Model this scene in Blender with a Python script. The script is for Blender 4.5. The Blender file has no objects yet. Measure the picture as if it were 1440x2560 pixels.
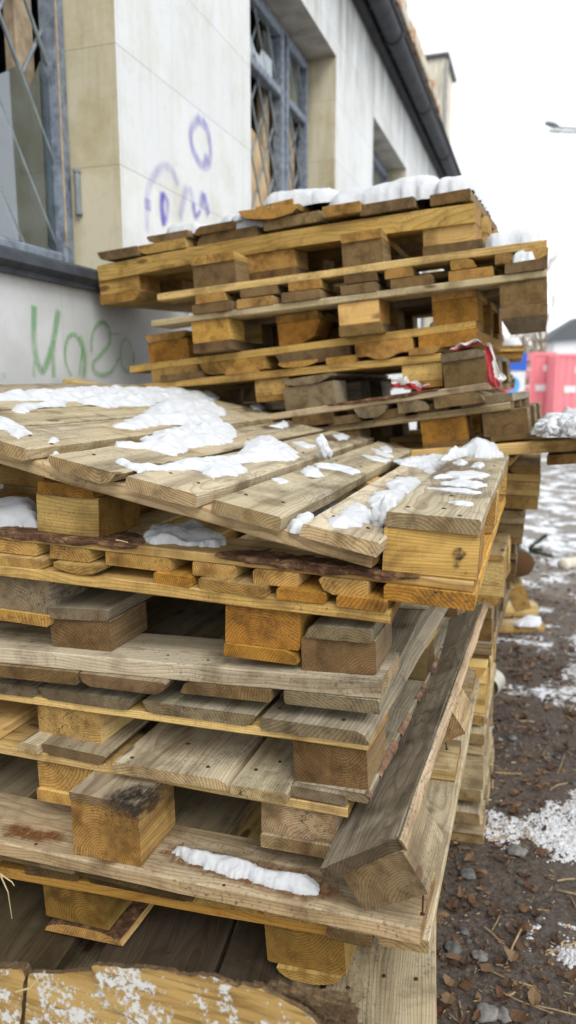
import bpy, bmesh, math, random
from mathutils import Vector, Matrix, noise
random.seed(7)
C = bpy.context.scene.collection
scene = bpy.context.scene

# ------------------------------------------------------------------ camera
F, CX, CY, YH = 1850.0, 720.0, 1280.0, 960.0
PITCH = math.atan((CY-YH)/F); TH = math.radians(18.57); H = 1.45
f0 = Vector((-math.sin(TH), math.cos(TH), 0)); RT = Vector((math.cos(TH), math.sin(TH), 0)); U0 = Vector((0, 0, 1))
FW = f0*math.cos(PITCH)-U0*math.sin(PITCH); UP = U0*math.cos(PITCH)+f0*math.sin(PITCH)
CAM = Vector((0, 0, H))
cd = bpy.data.cameras.new('camera'); cam = bpy.data.objects.new('camera', cd); C.objects.link(cam)
cam.location = CAM
cam.rotation_euler = (math.pi/2-PITCH, 0, TH)
cd.sensor_fit = 'VERTICAL'; cd.sensor_height = 36; cd.sensor_width = 36*9/16; cd.lens = F/2560*36
cd.clip_start = 0.05; cd.clip_end = 600
cd.dof.use_dof = True; cd.dof.focus_distance = 1.38; cd.dof.aperture_fstop = 3.2
scene.camera = cam
# ------------------------------------------------------------------ world, sun, exposure
EL, AZ = math.radians(46), math.radians(140)     # sun height, compass angle from +Y clockwise
w = bpy.data.worlds.new("World"); scene.world = w; w.use_nodes = True
nt = w.node_tree; bg = nt.nodes['Background']
sky = nt.nodes.new('ShaderNodeTexSky'); sky.sky_type = 'NISHITA'; sky.sun_disc = False
sky.sun_elevation = EL; sky.sun_rotation = AZ; sky.dust_density = 1.0; sky.air_density = 1.0
hs = nt.nodes.new('ShaderNodeHueSaturation'); hs.inputs['Saturation'].default_value = 0.10
nt.links.new(sky.outputs[0], hs.inputs['Color']); ov = nt.nodes.new('ShaderNodeMix'); ov.data_type = 'RGBA'; ov.inputs[0].default_value = 0.6; ov.inputs[7].default_value = (7.6, 7.8, 8.1, 1)   # even cloud layer
nt.links.new(hs.outputs[0], ov.inputs[6]); nt.links.new(ov.outputs[2], bg.inputs[0])
bg.inputs[1].default_value = 0.15
sd = bpy.data.lights.new('sun', 'SUN'); sun = bpy.data.objects.new('sun', sd); C.objects.link(sun)
sd.energy = 1.1; sd.angle = math.radians(30); sd.color = (1.0, 0.96, 0.9)
sdir = Vector((math.sin(AZ)*math.cos(EL), math.cos(AZ)*math.cos(EL), math.sin(EL)))
sun.rotation_euler = sdir.to_track_quat('Z', 'Y').to_euler()
vs = scene.view_settings; vs.view_transform = 'Standard'; vs.look = 'None'; vs.gamma = 1; vs.exposure = 0.52
scene.cycles.max_bounces = 5; scene.cycles.diffuse_bounces = 2

# ------------------------------------------------------------------ helpers
def ray(x, y): return FW+RT*((x-CX)/F)-UP*((y-CY)/F)
def onX(x, y, X): r = ray(x, y); return CAM+r*(X/r.x)
def onY(x, y, Y): r = ray(x, y); return CAM+r*(Y/r.y)
def onZ(x, y, z): r = ray(x, y); return CAM+r*((z-H)/r.z)
def dist(x, y, d): return CAM+ray(x, y)*d
def tag(o, label=None, cat=None, group=None, kind=None):
    if label: o['label'] = label
    if cat: o['category'] = cat
    if group: o['group'] = group
    if kind: o['kind'] = kind
    return o
def link(name, me, parent=None, mats=()):
    o = bpy.data.objects.new(name, me); C.objects.link(o)
    for m in mats: me.materials.append(m)
    if parent: o.parent = parent
    return o
def empty(name, mat=None):
    o = bpy.data.objects.new(name, None); C.objects.link(o); o.empty_display_size = 0.1
    if mat is not None: o.matrix_world = mat
    return o
def frame(R, u, v, w_):
    m = Matrix.Identity(4)
    for i in range(3): m[i][0] = u[i]; m[i][1] = v[i]; m[i][2] = w_[i]; m[i][3] = R[i]
    return m
def bm_obj(name, bm, mats, parent=None, smooth=False):
    me = bpy.data.meshes.new(name); bm.normal_update(); bm.to_mesh(me); bm.free()
    if smooth:
        for p in me.polygons: p.use_smooth = True
    return link(name, me, parent, mats)
def add_box(bm, a, b, bev=0.0, mi=0):
    x0, y0, z0 = a; x1, y1, z1 = b
    vs_ = [bm.verts.new(p) for p in ((x0,y0,z0),(x1,y0,z0),(x1,y1,z0),(x0,y1,z0),(x0,y0,z1),(x1,y0,z1),(x1,y1,z1),(x0,y1,z1))]
    fs = [bm.faces.new([vs_[i] for i in q]) for q in ((0,3,2,1),(4,5,6,7),(0,1,5,4),(1,2,6,5),(2,3,7,6),(3,0,4,7))]
    for f in fs: f.material_index = mi
    if bev > 0:
        es = set(e for f in fs for e in f.edges)
        bmesh.ops.bevel(bm, geom=list(es), offset=bev, segments=1, affect='EDGES')
    return fs
def box_obj(name, a, b, mats, parent=None, bev=0.0):
    bm = bmesh.new(); add_box(bm, a, b, bev); return bm_obj(name, bm, mats, parent)
def tube(bm, pts, r, n=8, taper=None, mi=0, cap=True):
    rings = []
    for i, p in enumerate(pts):
        p = Vector(p); a = Vector(pts[max(i-1, 0)]); b = Vector(pts[min(i+1, len(pts)-1)])
        t = (b-a).normalized(); s = t.cross(Vector((0, 0, 1)))
        if s.length < 1e-3: s = t.cross(Vector((1, 0, 0)))
        s.normalize(); q = s.cross(t); rr = r if taper is None else r*(1+(taper-1)*i/max(1, len(pts)-1))
        rings.append([bm.verts.new(p+(s*math.cos(2*math.pi*k/n)+q*math.sin(2*math.pi*k/n))*rr) for k in range(n)])
    for i in range(len(rings)-1):
        for k in range(n):
            f = bm.faces.new((rings[i][k], rings[i][(k+1) % n], rings[i+1][(k+1) % n], rings[i+1][k])); f.material_index = mi
    if cap:
        for rg in (rings[0], rings[-1]):
            f = bm.faces.new(rg); f.material_index = mi
    bmesh.ops.recalc_face_normals(bm, faces=bm.faces[:])

# ------------------------------------------------------------------ materials
class NB:
    """small node builder"""
    def __init__(s, name):
        s.m = bpy.data.materials.new(name); s.m.use_nodes = True; s.t = s.m.node_tree
        s.bsdf = s.t.nodes['Principled BSDF']; s.bsdf.inputs['Roughness'].default_value = 0.8
        s.bsdf.inputs['Specular IOR Level'].default_value = 0.3
    def n(s, typ, **kw):
        nd = s.t.nodes.new(typ)
        for k, v in kw.items():
            if k.startswith('i_'):
                key = k[2:]; key = int(key) if key.isdigit() else key.replace('_', ' ')
                if hasattr(v, 'links') or isinstance(v, bpy.types.NodeSocket): s.t.links.new(v, nd.inputs[key])
                else: nd.inputs[key].default_value = v
            else: setattr(nd, k, v)
        return nd
    def math(s, op, a, b=None, c=None, clamp=False):
        nd = s.t.nodes.new('ShaderNodeMath'); nd.operation = op; nd.use_clamp = clamp
        for i, v in enumerate((a, b, c)):
            if v is None: continue
            if isinstance(v, (int, float)): nd.inputs[i].default_value = v
            else: s.t.links.new(v, nd.inputs[i])
        return nd.outputs[0]
    def mix(s, fac, a, b, mode='MIX'):
        nd = s.t.nodes.new('ShaderNodeMix'); nd.data_type = 'RGBA'; nd.blend_type = mode; nd.clamp_factor = True
        for i, v in ((0, fac), (6, a), (7, b)):
            if isinstance(v, (int, float)): nd.inputs[i].default_value = v
            elif isinstance(v, tuple): nd.inputs[i].default_value = (*v, 1) if len(v) == 3 else v
            else: s.t.links.new(v, nd.inputs[i])
        return nd.outputs[2]
    def ramp(s, v, stops):
        nd = s.t.nodes.new('ShaderNodeValToRGB'); cr = nd.color_ramp
        while len(cr.elements) < len(stops): cr.elements.new(0.5)
        for e, (p, c) in zip(cr.elements, stops):
            e.position = p; e.color = (c, c, c, 1) if isinstance(c, (int, float)) else (*c, 1)
        s.t.links.new(v, nd.inputs[0]); return nd.outputs[0]
    def noise(s, vec, scale, detail=4, rough=0.55, dist=0.0):
        return s.n('ShaderNodeTexNoise', i_Vector=vec, i_Scale=scale, i_Detail=detail, i_Roughness=rough, i_Distortion=dist).outputs['Fac']
    def vec(s, op, a, b):
        nd = s.t.nodes.new('ShaderNodeVectorMath'); nd.operation = op
        for i, v in enumerate((a, b)):
            if isinstance(v, tuple): nd.inputs[i].default_value = v
            else: s.t.links.new(v, nd.inputs[i])
        return nd.outputs[0]
    def bump(s, h, strength=0.4, dist=0.002, prev=None):
        nd = s.n('ShaderNodeBump', i_Height=h, i_Strength=strength, i_Distance=dist)
        if prev is not None: s.t.links.new(prev, nd.inputs['Normal'])
        return nd.outputs[0]
    def out(s, col, rough=None, normal=None):
        if isinstance(col, tuple): s.bsdf.inputs['Base Color'].default_value = (*col, 1)
        else: s.t.links.new(col, s.bsdf.inputs['Base Color'])
        if rough is not None:
            if isinstance(rough, float): s.bsdf.inputs['Roughness'].default_value = rough
            else: s.t.links.new(rough, s.bsdf.inputs['Roughness'])
        if normal is not None: s.t.links.new(normal, s.bsdf.inputs['Normal'])
        return s.m

def wood_mat():
    b = NB('wood')
    tc = b.n('ShaderNodeTexCoord'); oi = b.n('ShaderNodeObjectInfo')
    P0 = tc.outputs['Object']; N = b.n('ShaderNodeSeparateXYZ', i_Vector=tc.outputs['Normal'])
    rnd = oi.outputs['Random']
    r1 = b.math('SUBTRACT', b.math('FRACT', b.math('MULTIPLY', rnd, 37.7)), 0.5)
    r2 = b.math('SUBTRACT', b.math('FRACT', b.math('MULTIPLY', rnd, 91.3)), 0.5)
    off = b.n('ShaderNodeCombineXYZ', i_X=b.math('MULTIPLY', rnd, 40.0), i_Y=b.math('MULTIPLY', r1, 0.22), i_Z=b.math('ADD', b.math('MULTIPLY', r2, 0.12), b.math('MULTIPLY', b.math('SIGN', r2), 0.035))).outputs[0]
    P = b.vec('ADD', P0, off)
    # slow wander of the pith
    Pl = b.vec('MULTIPLY', P, (3.0, 9.0, 9.0))
    wn = b.n('ShaderNodeTexNoise', i_Vector=Pl, i_Scale=1.0, i_Detail=2.0)
    wob = b.vec('MULTIPLY', b.vec('SUBTRACT', wn.outputs['Color'], (0.5, 0.5, 0.5)), (0, 0.05, 0.05))
    Pw = b.vec('ADD', P, wob)
    sp = b.n('ShaderNodeSeparateXYZ', i_Vector=Pw)
    rad = b.math('SQRT', b.math('ADD', b.math('MULTIPLY', sp.outputs[1], sp.outputs[1]), b.math('MULTIPLY', sp.outputs[2], sp.outputs[2])))
    spacing = b.math('MULTIPLY_ADD', r1, 90.0, 190.0)
    fr = b.math('FRACT', b.math('MULTIPLY', rad, spacing))
    ring = b.ramp(fr, [(0.0, 0.0), (0.55, 0.25), (0.86, 1.0), (1.0, 0.0)])
    fib = b.noise(b.vec('MULTIPLY', P, (9, 260, 260)), 1.0, 3, 0.6)
    fib2 = b.noise(b.vec('MULTIPLY', P, (2.5, 60, 60)), 1.0, 3, 0.6)
    blotch = b.noise(P, 9.0, 5, 0.62, 0.3)
    big = b.noise(b.vec('MULTIPLY', P, (1.0, 2.5, 2.5)), 3.0, 4, 0.6)
    endg = b.math('GREATER_THAN', b.math('ABSOLUTE', N.outputs[0]), 0.6)
    topf = b.math('GREATER_THAN', N.outputs[2], 0.6)
    col = oi.outputs['Color']; wea = oi.outputs['Alpha']
    base = b.mix(b.math('MULTIPLY', ring, 0.62), col, b.mix(1.0, col, (0.58, 0.44, 0.30), 'MULTIPLY'))
    base = b.mix(b.math('MULTIPLY', fib, 0.35), base, b.mix(1.0, base, (0.55, 0.50, 0.44), 'MULTIPLY'))
    base = b.mix(b.ramp(fib2, [(0.35, 0.0), (0.7, 0.5)]), base, b.mix(1.0, base, (1.28, 1.25, 1.2), 'MULTIPLY'))
    # sawn ends soak up water and go brown
    base = b.mix(b.math('MULTIPLY', endg, 0.85), base, b.mix(1.0, base, (0.60, 0.50, 0.34), 'MULTIPLY'))
    base = b.mix(b.math('MULTIPLY', b.math('MULTIPLY', endg, ring), 0.55), base, b.mix(1.0, base, (0.50, 0.42, 0.30), 'MULTIPLY'))
    speck = b.noise(P, 420.0, 2, 0.7)
    base = b.mix(b.math('MULTIPLY', endg, b.ramp(speck, [(0.5, 0.0), (0.72, 0.55)])), base, b.mix(1.0, base, (1.9, 1.7, 1.25), 'MULTIPLY'))
    dk = b.noise(b.vec('MULTIPLY', P, (1.5, 24, 24)), 1.0, 4, 0.65)
    base = b.mix(b.ramp(dk, [(0.46, 0.0), (0.66, 0.8)]), base, b.mix(1.0, base, (0.50, 0.44, 0.36), 'MULTIPLY'))
    # silver-grey weathering; stronger on the broad top face
    wm = b.math('MULTIPLY', b.ramp(big, [(0.30, 0.45), (0.68, 1.0)]), b.math('MULTIPLY_ADD', topf, b.math('MINIMUM', b.math('MULTIPLY', wea, 4.0), 0.40), b.math('MULTIPLY', wea, 0.75)), clamp=True)
    wm = b.math('MULTIPLY', wm, b.math('MULTIPLY_ADD', endg, -0.55, 1.0))
    grey = b.mix(b.math('MULTIPLY', fib, 0.8), (0.80, 0.735, 0.57), (0.36, 0.315, 0.225))
    grey = b.mix(b.math('MULTIPLY', ring, 0.55), grey, (0.22, 0.18, 0.115))
    grey = b.mix(b.ramp(dk, [(0.46, 0.0), (0.64, 0.75)]), grey, (0.19, 0.168, 0.125))
    base = b.mix(wm, base, grey)
    # mould and water stain
    st = b.ramp(blotch, [(0.50, 0.0), (0.66, 0.9)])
    base = b.mix(b.math('MULTIPLY', st, 0.8), base, b.mix(1.0, base, (0.42, 0.38, 0.33), 'MULTIPLY'))
    mo = b.ramp(b.noise(P, 150.0, 3, 0.7), [(0.55, 0.0), (0.66, 0.8)])
    base = b.mix(b.math('MULTIPLY', mo, b.ramp(big, [(0.42, 0.0), (0.60, 0.9)])), base, (0.06, 0.047, 0.033))
    # knots
    vk = b.n('ShaderNodeTexVoronoi', i_Vector=b.vec('MULTIPLY', Pw, (4.0, 10.0, 10.0)), i_Scale=1.0)
    kd = b.math('ADD', vk.outputs['Distance'], b.math('MULTIPLY', b.math('SUBTRACT', blotch, 0.5), 0.12))
    kn = b.math('MULTIPLY', b.ramp(kd, [(0.075, 1.0), (0.125, 0.0)]), b.math('SUBTRACT', 1.0, endg))
    base = b.mix(b.math('MULTIPLY', kn, 0.8), base, (0.10, 0.048, 0.018))
    # drying cracks at the ends (radial) and along the fibre
    ang = b.math('ARCTAN2', sp.outputs[1], sp.outputs[2])
    ck = b.noise(b.n('ShaderNodeCombineXYZ', i_X=b.math('MULTIPLY', ang, 7.0), i_Y=b.math('MULTIPLY', rnd, 50.0), i_Z=b.math('MULTIPLY', rad, 14.0)).outputs[0], 1.0, 1, 0.5)
    crk = b.math('MULTIPLY', b.math('LESS_THAN', b.math('ABSOLUTE', b.math('SUBTRACT', ck, 0.52)), 0.0045), b.math('MULTIPLY', endg, b.ramp(big, [(0.50, 0.0), (0.58, 1.0)])))
    ln = b.noise(b.vec('MULTIPLY', Pw, (0.5, 30, 30)), 1.0, 1, 0.5)
    crl = b.math('MULTIPLY', b.math('LESS_THAN', b.math('ABSOLUTE', b.math('SUBTRACT', ln, 0.60)), 0.0022), b.math('MULTIPLY', b.math('SUBTRACT', 1.0, endg), b.ramp(big, [(0.52, 0.0), (0.60, 1.0)])))
    cr = b.math('MAXIMUM', crk, crl)
    base = b.mix(b.math('MULTIPLY', cr, 0.85), base, (0.03, 0.02, 0.012))
    saw = b.noise(b.vec('MULTIPLY', P, (330, 6, 14)), 1.0, 2, 0.5)
    base = b.mix(b.math('MULTIPLY', b.ramp(saw, [(0.45, 0.0), (0.7, 1.0)]), b.math('MULTIPLY', b.math('SUBTRACT', 1.0, endg), 0.15)), base, b.mix(1.0, base, (0.55, 0.50, 0.42), 'MULTIPLY'))
    grit = b.ramp(b.noise(P, 900.0, 2, 0.6), [(0.60, 0.0), (0.74, 0.5)])
    base = b.mix(grit, base, b.mix(1.0, base, (0.38, 0.33, 0.28), 'MULTIPLY'))
    hgt = b.math('ADD', b.math('MULTIPLY', ring, -0.35), b.math('ADD', b.math('MULTIPLY', fib, 0.8), b.math('MULTIPLY', cr, -2.5)))
    nrm = b.bump(hgt, 0.55, 0.0012)
    nrm = b.bump(blotch, 0.3, 0.004, nrm)
    return b.out(base, 0.78, nrm)
WOOD = wood_mat()

def bark_mat():
    b = NB('bark'); tc = b.n('ShaderNodeTexCoord').outputs['Object']
    v = b.n('ShaderNodeTexVoronoi', feature='DISTANCE_TO_EDGE', i_Vector=b.vec('MULTIPLY', b.vec('ADD', tc, b.vec('MULTIPLY', b.n('ShaderNodeTexNoise', i_Vector=tc, i_Scale=18.0).outputs['Color'], (.05, .05, .05))), (16, 40, 40)), i_Scale=1.0).outputs[0]
    n = b.noise(tc, 30, 5, 0.65)
    c = b.ramp(n, [(0.3, (0.045, 0.026, 0.016)), (0.48, (0.12, 0.060, 0.030)), (0.60, (0.26, 0.145, 0.075)), (0.72, (0.36, 0.24, 0.14))])
    c = b.mix(b.math('MULTIPLY', b.ramp(v, [(0.0, 1.0), (0.05, 0.0)]), b.ramp(n, [(.4, .2), (.6, .9)])), c, (0.03, 0.014, 0.008))
    return b.out(c, 0.95, b.bump(b.math('ADD', v, n), 1.0, 0.010))
BARK = bark_mat()

def snow_mat():
    b = NB('snow'); tc = b.n('ShaderNodeTexCoord').outputs['Object']
    n = b.noise(tc, 60, 6, 0.7); n2 = b.noise(tc, 500, 3, 0.7)
    c = b.ramp(n, [(0.3, (0.62, 0.645, 0.68)), (0.7, (0.71, 0.73, 0.75))])
    b.bsdf.inputs['Subsurface Weight'].default_value = 0.25
    b.bsdf.inputs['Subsurface Radius'].default_value = (0.012, 0.016, 0.022)
    b.bsdf.inputs['Subsurface Scale'].default_value = 0.6
    return b.out(c, 0.55, b.bump(b.math('ADD', n, b.math('MULTIPLY', n2, 0.35)), 0.6, 0.005))
SNOW = snow_mat()
def plain(name, col, rough=0.7, metal=0.0, var=0.25, scale=14, bumpd=0.003):
    b = NB(name); tc = b.n('ShaderNodeTexCoord').outputs['Object']
    n = b.noise(tc, scale, 5, 0.6)
    lo = tuple(c*(1-var) for c in col); hi = tuple(min(1, c*(1+var)) for c in col)
    b.bsdf.inputs['Metallic'].default_value = metal
    return b.out(b.ramp(n, [(0.3, lo), (0.7, hi)]), rough, b.bump(n, 0.3, bumpd))

PAL = {'o': (0.72, 0.48, 0.155, 0.05), 'y': (0.82, 0.60, 0.24, 0.06), 't': (0.54, 0.43, 0.23, 0.40),
       'g': (0.285, 0.243, 0.158, 0.50), 'b': (0.29, 0.207, 0.092, 0.16), 'p': (0.80, 0.69, 0.46, 0.50), 'd': (0.68, 0.39, 0.075, 0.0)}
# ------------------------------------------------------------------ one piece of sawn timber
def profile(wd, th, kind, rnd):
    """closed cross-section (y,z), list of (y,z,barkflag)"""
    h, t = wd/2, th/2
    c = [rnd.uniform(0.0012, 0.0035) for _ in range(4)]
    if kind == 'slab':      # round underside with bark
        pts = [(-h, t, 0)]+[(h*math.cos(a), t-2*t*math.sin(a)**0.9 if 0 < a < math.pi else t, 1) for a in [math.pi*(1-k/9) for k in range(1, 9)]]+[(h, t, 0)]
        return pts[::-1]
    if kind == 'slabup':
        pts = [(-h, -t, 0)]+[(h*math.cos(a), -t+2*t*math.sin(a)**0.9, 1) for a in [math.pi*(1-k/9) for k in range(1, 9)]]+[(h, -t, 0)]
        return pts
    def corner(sy, sz, cc, wane):
        if wane:
            a = (sy*(h-th*0.95), sz*t, 0); m = (sy*(h-th*0.32), sz*(t-th*0.28), 0); q = (sy*h, sz*(t-th*0.85), 0)
            return [a, m, q]
        return [(sy*(h-cc), sz*t, 0), (sy*h, sz*(t-cc), 0)]
    lo_l = corner(-1, -1, c[0], kind in ('wl', 'wb'))
    lo_r = corner(1, -1, c[1], kind in ('wr', 'wb'))
    up_r = corner(1, 1, c[2], kind in ('ur',))
    up_l = corner(-1, 1, c[3], kind in ('ul',))
    return lo_l[::-1]+lo_r+up_r[::-1]+up_l
def board_mesh(ln, wd, th, kind='sq', seed=0, seg=0.06, rough=1.0, bend=0.0, nick=0.0):
    rnd = random.Random(seed); bm = bmesh.new()
    pr = profile(wd, th, kind, rnd); n = len(pr); ns = max(2, int(ln/seg)); rings = []
    k0, k1 = rnd.uniform(-1, 1)*0.004*rough, rnd.uniform(-1, 1)*0.004*rough; so = rnd.uniform(0, 99)
    for i in range(ns+1):
        x = -ln/2+ln*i/ns; s = []
        for (y, z, fl) in pr:
            xx = x
            if i == 0: xx += k0*y/wd*2+rnd.uniform(0, .0012)*rough
            if i == ns: xx += k1*y/wd*2-rnd.uniform(0, .0012)*rough
            a = 0.0011*rough*(2.6 if fl else 1)
            dy = noise.noise((x*9+so, y*30, z*50))*a*1.6; dz = noise.noise((x*7-so, y*20+9, z*50))*a
            if nick and abs(y) > wd*0.4 and y > 0: dy -= max(0, noise.noise((x*6+so*2, 3, 1))-0.25)*nick
            s.append(bm.verts.new((xx, y+dy, z+dz+bend*(x*2/ln)**2)))
        rings.append(s)
    for i in range(ns):
        for k in range(n):
            k2 = (k+1) % n
            f = bm.faces.new((rings[i][k], rings[i+1][k], rings[i+1][k2], rings[i][k2]))
            if pr[k][2] and pr[k2][2]: f.material_index = 1
    bm.faces.new(rings[0]); bm.faces.new(rings[-1][::-1])
    bmesh.ops.recalc_face_normals(bm, faces=bm.faces[:])
    me = bpy.data.meshes.new('board'); bm.to_mesh(me); bm.free(); return me
_seed = [100]
def timber(name, a, b, axis, parent, col='o', kind='sq', dark=1.0, seg=0.06, rough=1.0, bend=0.0, nick=0.0, label=None, skew=0.0):
    """box a..b in the parent's frame, fibre along axis"""
    _seed[0] += 1; rnd = random.Random(_seed[0])
    c = [(a[i]+b[i])/2 for i in range(3)]; d = [abs(b[i]-a[i]) for i in range(3)]
    if axis == 'x': me = board_mesh(d[0], d[1], d[2], kind, _seed[0], seg, rough, bend, nick)
    elif axis == 'y': me = board_mesh(d[1], d[0], d[2], kind, _seed[0], seg, rough, bend, nick)
    else: me = board_mesh(d[2], d[0], d[1], kind, _seed[0], seg, rough)
    o = link(name, me, parent, (WOOD, BARK)); o.location = c
    if axis == 'y': o.rotation_euler = (0, 0, math.pi/2+skew)
    elif axis == 'z': o.rotation_euler = (0, -math.pi/2, 0)
    else: o.rotation_euler = (0, 0, skew)
    pc = PAL[col] if isinstance(col, str) else col; j = rnd.uniform(0.80, 1.12)*dark
    o.color = (pc[0]*j, pc[1]*j*rnd.uniform(0.96, 1.04), pc[2]*j*rnd.uniform(0.9, 1.1), (max(0, min(1, pc[3]+rnd.uniform(-.12, .12))) if pc[3] > 0 else 0.0))
    if label: o['label'] = label
    return o

# ------------------------------------------------------------------ pallets
class Pal: pass
def pallet(name, label, right, left, Y, yaw, rows, up=True, W=1.2, L=1.2, deck=(), blocks=(), wc=0.14, bd=0.14, setb=0.012,
           col='o', dcol=None, bcol=None, ccol=None, rcol=None, cross_kind='sq', group='wooden pallets stacked along the wall',
           ny=3, cat='pallet', bend=0.0, pitch=0.0):
    """right/left: two picture points on the front top edge of the cross board; rows: picture heights at the right end"""
    R = onY(right[0], right[1], Y); ya = math.radians(yaw)
    h = Vector((math.cos(ya), math.sin(ya), 0)); n = (R-CAM).cross(ray(*left))
    t = math.atan2(-n.dot(h), n.z)
    if math.cos(t) < 0: t += math.pi
    u = h*math.cos(t)+U0*math.sin(t); w_ = -h*math.sin(t)+U0*math.cos(t); v = w_.cross(u)
    if pitch: q_ = Matrix.Rotation(math.radians(pitch), 3, u); v = q_ @ v; w_ = q_ @ w_
    p = Pal(); p.R, p.u, p.v, p.w = R, u, v, w_
    def lz(y):     # local z of picture height y at the right column
        r = ray(right[0], y); k = (R-CAM).dot(v)/r.dot(v); return (CAM+r*k-R).dot(w_)
    def lx(px, z, y=0.0):
        q = RT*F-FW*(px-CX); return -((R+w_*z+v*y-CAM).dot(q))/(u.dot(q))
    p.lz, p.lx = lz, lx
    p.pt = lambda x, y, z: R+u*x+v*y+w_*z
    rz = [lz(y) for y in rows]
    bottom = min(rz)
    root = empty(name, frame(R+u*(-W/2)+v*(L/2)+w_*bottom, u, v, w_))
    tag(root, label, cat, group); p.root = root; o0 = Vector((W/2, -L/2, -bottom))
    def T(nm, a, b, ax, **k): return timber(nm, Vector(a)+o0, Vector(b)+o0, ax, root, **k)
    p.T = T
    dcol = dcol or col; bcol = bcol or col; ccol = ccol or col; rcol = rcol or bcol
    if up: zd1, zc1, zc0, zb0, zr0 = rz; D = (zc1+.0005, zd1); CR = (zc0, zc1); B = (zb0, zc0-.0005); RN = (zr0, zb0-.0005)
    else: zr1, zb1, zc1, zc0, zd0 = rz; D = (zd0, zc0-.0005); CR = (zc0, zc1); B = (zc1+.0005, zb1); RN = (zb1+.0005, zr1)
    p.z = dict(D=D, C=CR, B=B, R=RN)
    for i in range(ny):
        y0 = (L-wc)*i/(ny-1) if ny > 1 else 0
        T('cross_board', (-W, y0, CR[0]), (0, y0+wc, CR[1]), 'x', col=ccol, kind=cross_kind if i == 0 else 'sq', bend=bend if i == 0 else 0)
    for it in deck:
        a, b = it[0], it[1]; op = dict(it[2]) if len(it) > 2 else {}
        x0 = lx(a, (D[0]+D[1])/2, -0.01); x1 = lx(b, (D[0]+D[1])/2, -0.01)
        dz = op.pop('dz', 0); dv = op.pop('dv', random.uniform(-.004, .014)); op.setdefault('col', dcol); dl = op.pop('dl', random.uniform(-.02, .02))
        th = op.pop('th', 0)
        T('deck_board', (x0, -dv, D[0]+dz), (x1, L+dl, D[1]+dz+th), 'y', **op)
    for it in blocks:
        a, b = it[0], it[1]; op = dict(it[2]) if len(it) > 2 else {}
        x0 = lx(a, (B[0]+B[1])/2, setb); x1 = lx(b, (B[0]+B[1])/2, setb)
        bc = op.pop('col', bcol); ax = op.pop('ax', 'y'); sb = op.pop('sb', setb); rk = op.pop('rk', 'sq'); run = op.pop('run', True)
        rc = op.pop('rcol', rcol); bk = op.pop('bk', 'sq'); rx = op.pop('rx', (0, 0))
        for i in range(ny):
            y0 = (L-bd-sb*2)*i/(ny-1)+sb
            T('block', (x0, y0, B[0]), (x1, y0+bd, B[1]), ax if i == 0 else random.choice('yx'), col=bc, seg=0.03, kind=bk if i == 0 else 'sq')
        if run: T('runner', (x0+rx[0], sb-.008, RN[0]), (x1+rx[1], L-.005, RN[1]), 'y', col=rc, kind=rk)
    return p


# ================================================================== SETTING
def ground_mat():
    b = NB('soil'); tc = b.n('ShaderNodeTexCoord').outputs['Object']
    n = b.noise(tc, 6, 8, 0.7); n2 = b.noise(tc, 70, 5, 0.7); n3 = b.noise(tc, 1.1, 4, 0.55)
    c = b.ramp(n2, [(0.32, (0.022, 0.016, 0.012)), (0.48, (0.070, 0.056, 0.045)), (0.62, (0.145, 0.12, 0.10)), (0.75, (0.28, 0.245, 0.215))])
    c = b.mix(b.ramp(n, [(0.35, 0.0), (0.7, 0.8)]), c, (0.13, 0.105, 0.085))
    # pale trodden, icy track farther out
    sp = b.n('ShaderNodeSeparateXYZ', i_Vector=tc)
    tr = b.math('ADD', b.math('MULTIPLY', sp.outputs[1], 0.22), b.math('MULTIPLY', b.math('SUBTRACT', n3, 0.5), 1.6))
    c = b.mix(b.ramp(tr, [(0.85, 0.0), (1.35, 0.85)]) if False else b.math('MULTIPLY', b.ramp(b.math('MULTIPLY', tr, 0.5), [(0.44, 0.0), (0.68, 1.0)]), 0.85), c, (0.30, 0.275, 0.25))
    sm = b.math('ADD', b.math('MULTIPLY', b.noise(tc, 2.2, 7, 0.72), 1.0), b.math('MULTIPLY', b.math('MINIMUM', sp.outputs[1], 7.0), 0.019))
    sm = b.ramp(sm, [(0.635, 0.0), (0.665, 1.0)])
    c = b.mix(b.math('MULTIPLY', sm, b.math('GREATER_THAN', sp.outputs[1], 2.9)), c, (0.80, 0.83, 0.87))
    h = b.math('ADD', n2, b.math('MULTIPLY', sm, 0.8))
    return b.out(c, 0.85, b.bump(h, 0.8, 0.012))
GR = ground_mat()
bm = bmesh.new()
NX, NY = 110, 130
def gz(x, y):
    return (noise.noise((x*1.7, y*1.7, 3))*0.02+noise.noise((x*6, y*6, 1))*0.010+noise.noise((x*17, y*17, 1))*0.006) if y < 14 else 0.0
grid = []
for j in range(NY+1):
    y = -3+17*(j/NY); row = []
    for i in range(NX+1):
        x = -4+12*(i/NX); row.append(bm.verts.new((x, y, gz(x, y))))
    grid.append(row)
for j in range(NY):
    for i in range(NX): bm.faces.new((grid[j][i], grid[j][i+1], grid[j+1][i+1], grid[j+1][i]))
o = bm_obj('ground', bm, (GR,), smooth=True); tag(o, kind='structure')
bm = bmesh.new()
f = [bm.verts.new(p) for p in ((-300, -100, -0.03), (300, -100, -0.03), (300, 400, -0.03), (-300, 400, -0.03))]
bm.faces.new(f); o = bm_obj('ground', bm, (GR,)); tag(o, kind='structure')

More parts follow.
